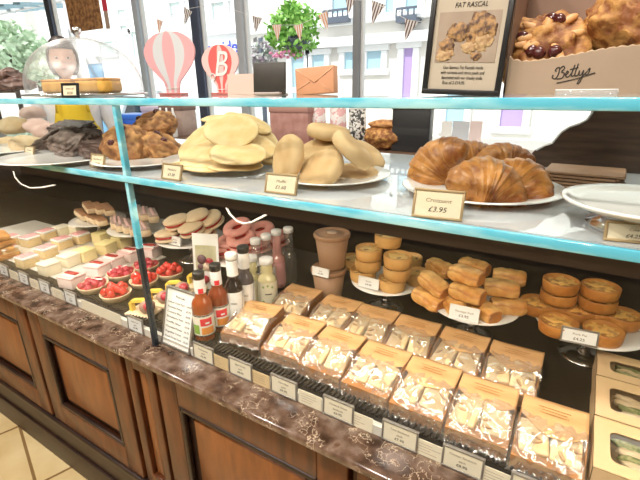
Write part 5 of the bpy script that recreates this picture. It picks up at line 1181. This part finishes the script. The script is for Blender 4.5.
# hanging basket with flowers
def leaves(n_, R, mb, rnd, ls, squash=1):
    for k in range(n_):
        a, z = rnd.uniform(0, 2*pi), rnd.uniform(-1, 1); r_ = math.sqrt(1-z*z); rr = R*rnd.uniform(.45, 1)*(1+.25*noise.noise((cos(a)*2, sin(a)*2, z*2)))
        c_ = Vector((r_*cos(a)*rr, r_*sin(a)*rr, z*rr*squash)); M_ = Matrix.Translation(c_) @ Euler((rnd.uniform(0, 6), rnd.uniform(0, 6), rnd.uniform(0, 6))).to_matrix().to_4x4()
        s_ = ls*rnd.uniform(.6, 1.2); mb.add([(0, -s_, 0), (s_*.5, -s_*.1, s_*.12), (0, s_, 0), (-s_*.5, -s_*.1, s_*.12)], [(0, 1, 2), (0, 2, 3)], False, xf=M_)
    return mb
LEAF = mat('leaf_green', (.16,.42,.06), .6, col2=(.34,.62,.14), nscale=9); PINKF = mat('pink_flower', (.80,.30,.48), .6)
q = at(294, 30, Y=4.2); rnd = random.Random(3)
t = thing('hanging_basket', 'round hanging basket of green leaves and pink flowers outside the window', 'hanging basket', (q.x, q.y, q.z))
leaves(900, .30, MB(), rnd, .045, .95).build('foliage', LEAF, t)
MB().lathe([(.05, -.20), (.14, -.16), (.19, -.08), (.001, -.08)], 24).build('basket', DARKI, t)
fl = MB()
for k in range(45): a = rnd.uniform(0, 6.28); fl.blob((.022, .022, .016), (-.08+.19*cos(a)*rnd.random(), .19*sin(a)-.05, -.27+.06*rnd.random()), .2, 3, 1, tone=0)
fl.build('flowers', PINKF, t); MB().tube([(0, 0, .2), (0, 0, 3.2)], .008, 6).build('chain', DARKI, t)
q = at(262, 62, Y=5)
t = thing('bollard', 'thin black post with dull flowers left of the hanging basket', 'post', (q.x, 5, -.05)); zt = at(262, 38, Y=5).z
MB().tube([(0, 0, 0), (0, 0, zt+.05)], .035, 10).build('post', DARKI, t); leaves(260, .22, MB(), rnd, .05).build('flowers', mat('dull_flower', (.50,.38,.48), .6, col2=(.3,.4,.3), nscale=12), t, loc=(.02, 0, at(262, 52, Y=5).z))
for x, y, Y, R_, lab in [(8, 52, 6.5, 1.0, 'pale green bush outside at the far left of the window'), (34, 60, 8.3, .9, 'pale green bush outside behind the dome, next to the far left one')]:
    q = at(x, y, Y=Y); t = thing('bush', lab, 'bush', (q.x, Y, -.05), group='bushes outside the window'); leaves(1300, R_, MB(), rnd, .13, .9).build('foliage', mat('pale_leaf', (.42,.60,.38), .6, col2=(.66,.78,.60), nscale=4), t, loc=(0, 0, q.z+.05)); MB().tube([(0, 0, 0), (0, 0, q.z)], .07, 8).build('trunk', WOODD, t)
# glass canopy at the far left
q = at(20, 12, Y=4.0); t = thing('street_canopy', 'slatted pale blue glass canopy outside at the top left', 'canopy', (q.x, 4.0, q.z))
c_ = MB()
for k in range(7): c_.box((-1.4+k*.42, 0, .12-.02*k), (.10, 1.8, .03), rot=(.15, 0, .5))
c_.build('slats', mat('canopy_blue', (.28,.46,.55), .3), t); MB().box((0, -.1, .02), (3.2, .08, .06)).build('beam', FRAMEW, t); 
for s_ in (-1.5, 1.5): MB().tube([(s_, -.1, 0), (s_, -.1, -q.z)], .04, 8).build('canopy_post', FRAMEW, t)
q = at(97, 76, Y=5); t = thing('street_board', 'pale blue standing board outside behind the clear cake dome', 'board', (q.x, 5, -.05)); zt = at(97, 57, Y=5).z
MB().box((0, 0, (zt+.05)/2), (.42, .03, zt+.05)).build('panel', mat('board_blue', (.20,.48,.75), .5), t); MB().box((0, -.004, zt-.0), (.44, .05, .12)).build('top_rail', STONE2, t)
# ================================================================== LIGHT
def area(name, loc, size, power, col, rot=(0, 0, 0), sy=None):
    d = bpy.data.lights.new(name, 'AREA'); d.shape = 'RECTANGLE' if sy else 'DISK'; d.size = size
    if sy: d.size_y = sy
    d.energy = power; d.color = col; o = bpy.data.objects.new(name, d); COL.objects.link(o); o.location = loc; o.rotation_euler = rot; return o
WARM = (1, .925, .84)
LAMP = mat('lamp_rim', (.7,.7,.68), .4)
for k, (x, y, p) in enumerate([(-2.6, -.5, 70), (-1.5, -.6, 70), (-.5, -.5, 75), (.5, -.5, 60), (-1.9, -1.7, 90), (-.3, -1.7, 90), (-3.2, 1.2, 40), (-1.5, 1.2, 40), (.1, 1.2, 40)]):
    area('ceiling_lamp', (x, y, CEIL-.03), .22, p*LK, WARM)
    tag(MB().lathe([(.115, -.022), (.14, -.022), (.145, 0), (.115, 0)], 32, cap=False).build('downlight_rim', LAMP, loc=(x, y, CEIL)), 'round ceiling downlight rim, %s' % ORD[k], 'downlight', 'ceiling downlights')
area('shelf_lamp', ((CX0+CX1)/2, .634, 1.228), CX1-CX0-.2, 13*LK2, (1, .86, .68), (rad(22), 0, 0), .012)
w = bpy.data.worlds.new('sky'); SC.world = w; w.use_nodes = True; bg = w.node_tree.nodes['Background']; bg.inputs['Color'].default_value = (.93,.97,1,1); bg.inputs['Strength'].default_value = 1.7
s = bpy.data.lights.new('sun', 'SUN'); s.energy = 3.6; s.angle = .02; s.color = (1, .97, .92); so = bpy.data.objects.new('sun', s); COL.objects.link(so); so.rotation_euler = Vector((.25, .62, -.72)).to_track_quat('-Z', 'Y').to_euler()
SC.view_settings.view_transform = 'Standard'; SC.view_settings.look = 'None'; SC.view_settings.exposure = EXPO; SC.view_settings.gamma = 1
SC.view_settings.use_curve_mapping = False
SC.cycles.max_bounces = 10; SC.cycles.diffuse_bounces = 3; SC.cycles.glossy_bounces = 4; SC.cycles.transparent_max_bounces = 32; SC.cycles.sample_clamp_indirect = 6
SC.cycles.use_denoising = True
SC.cycles.caustics_reflective = False; SC.cycles.caustics_refractive = False
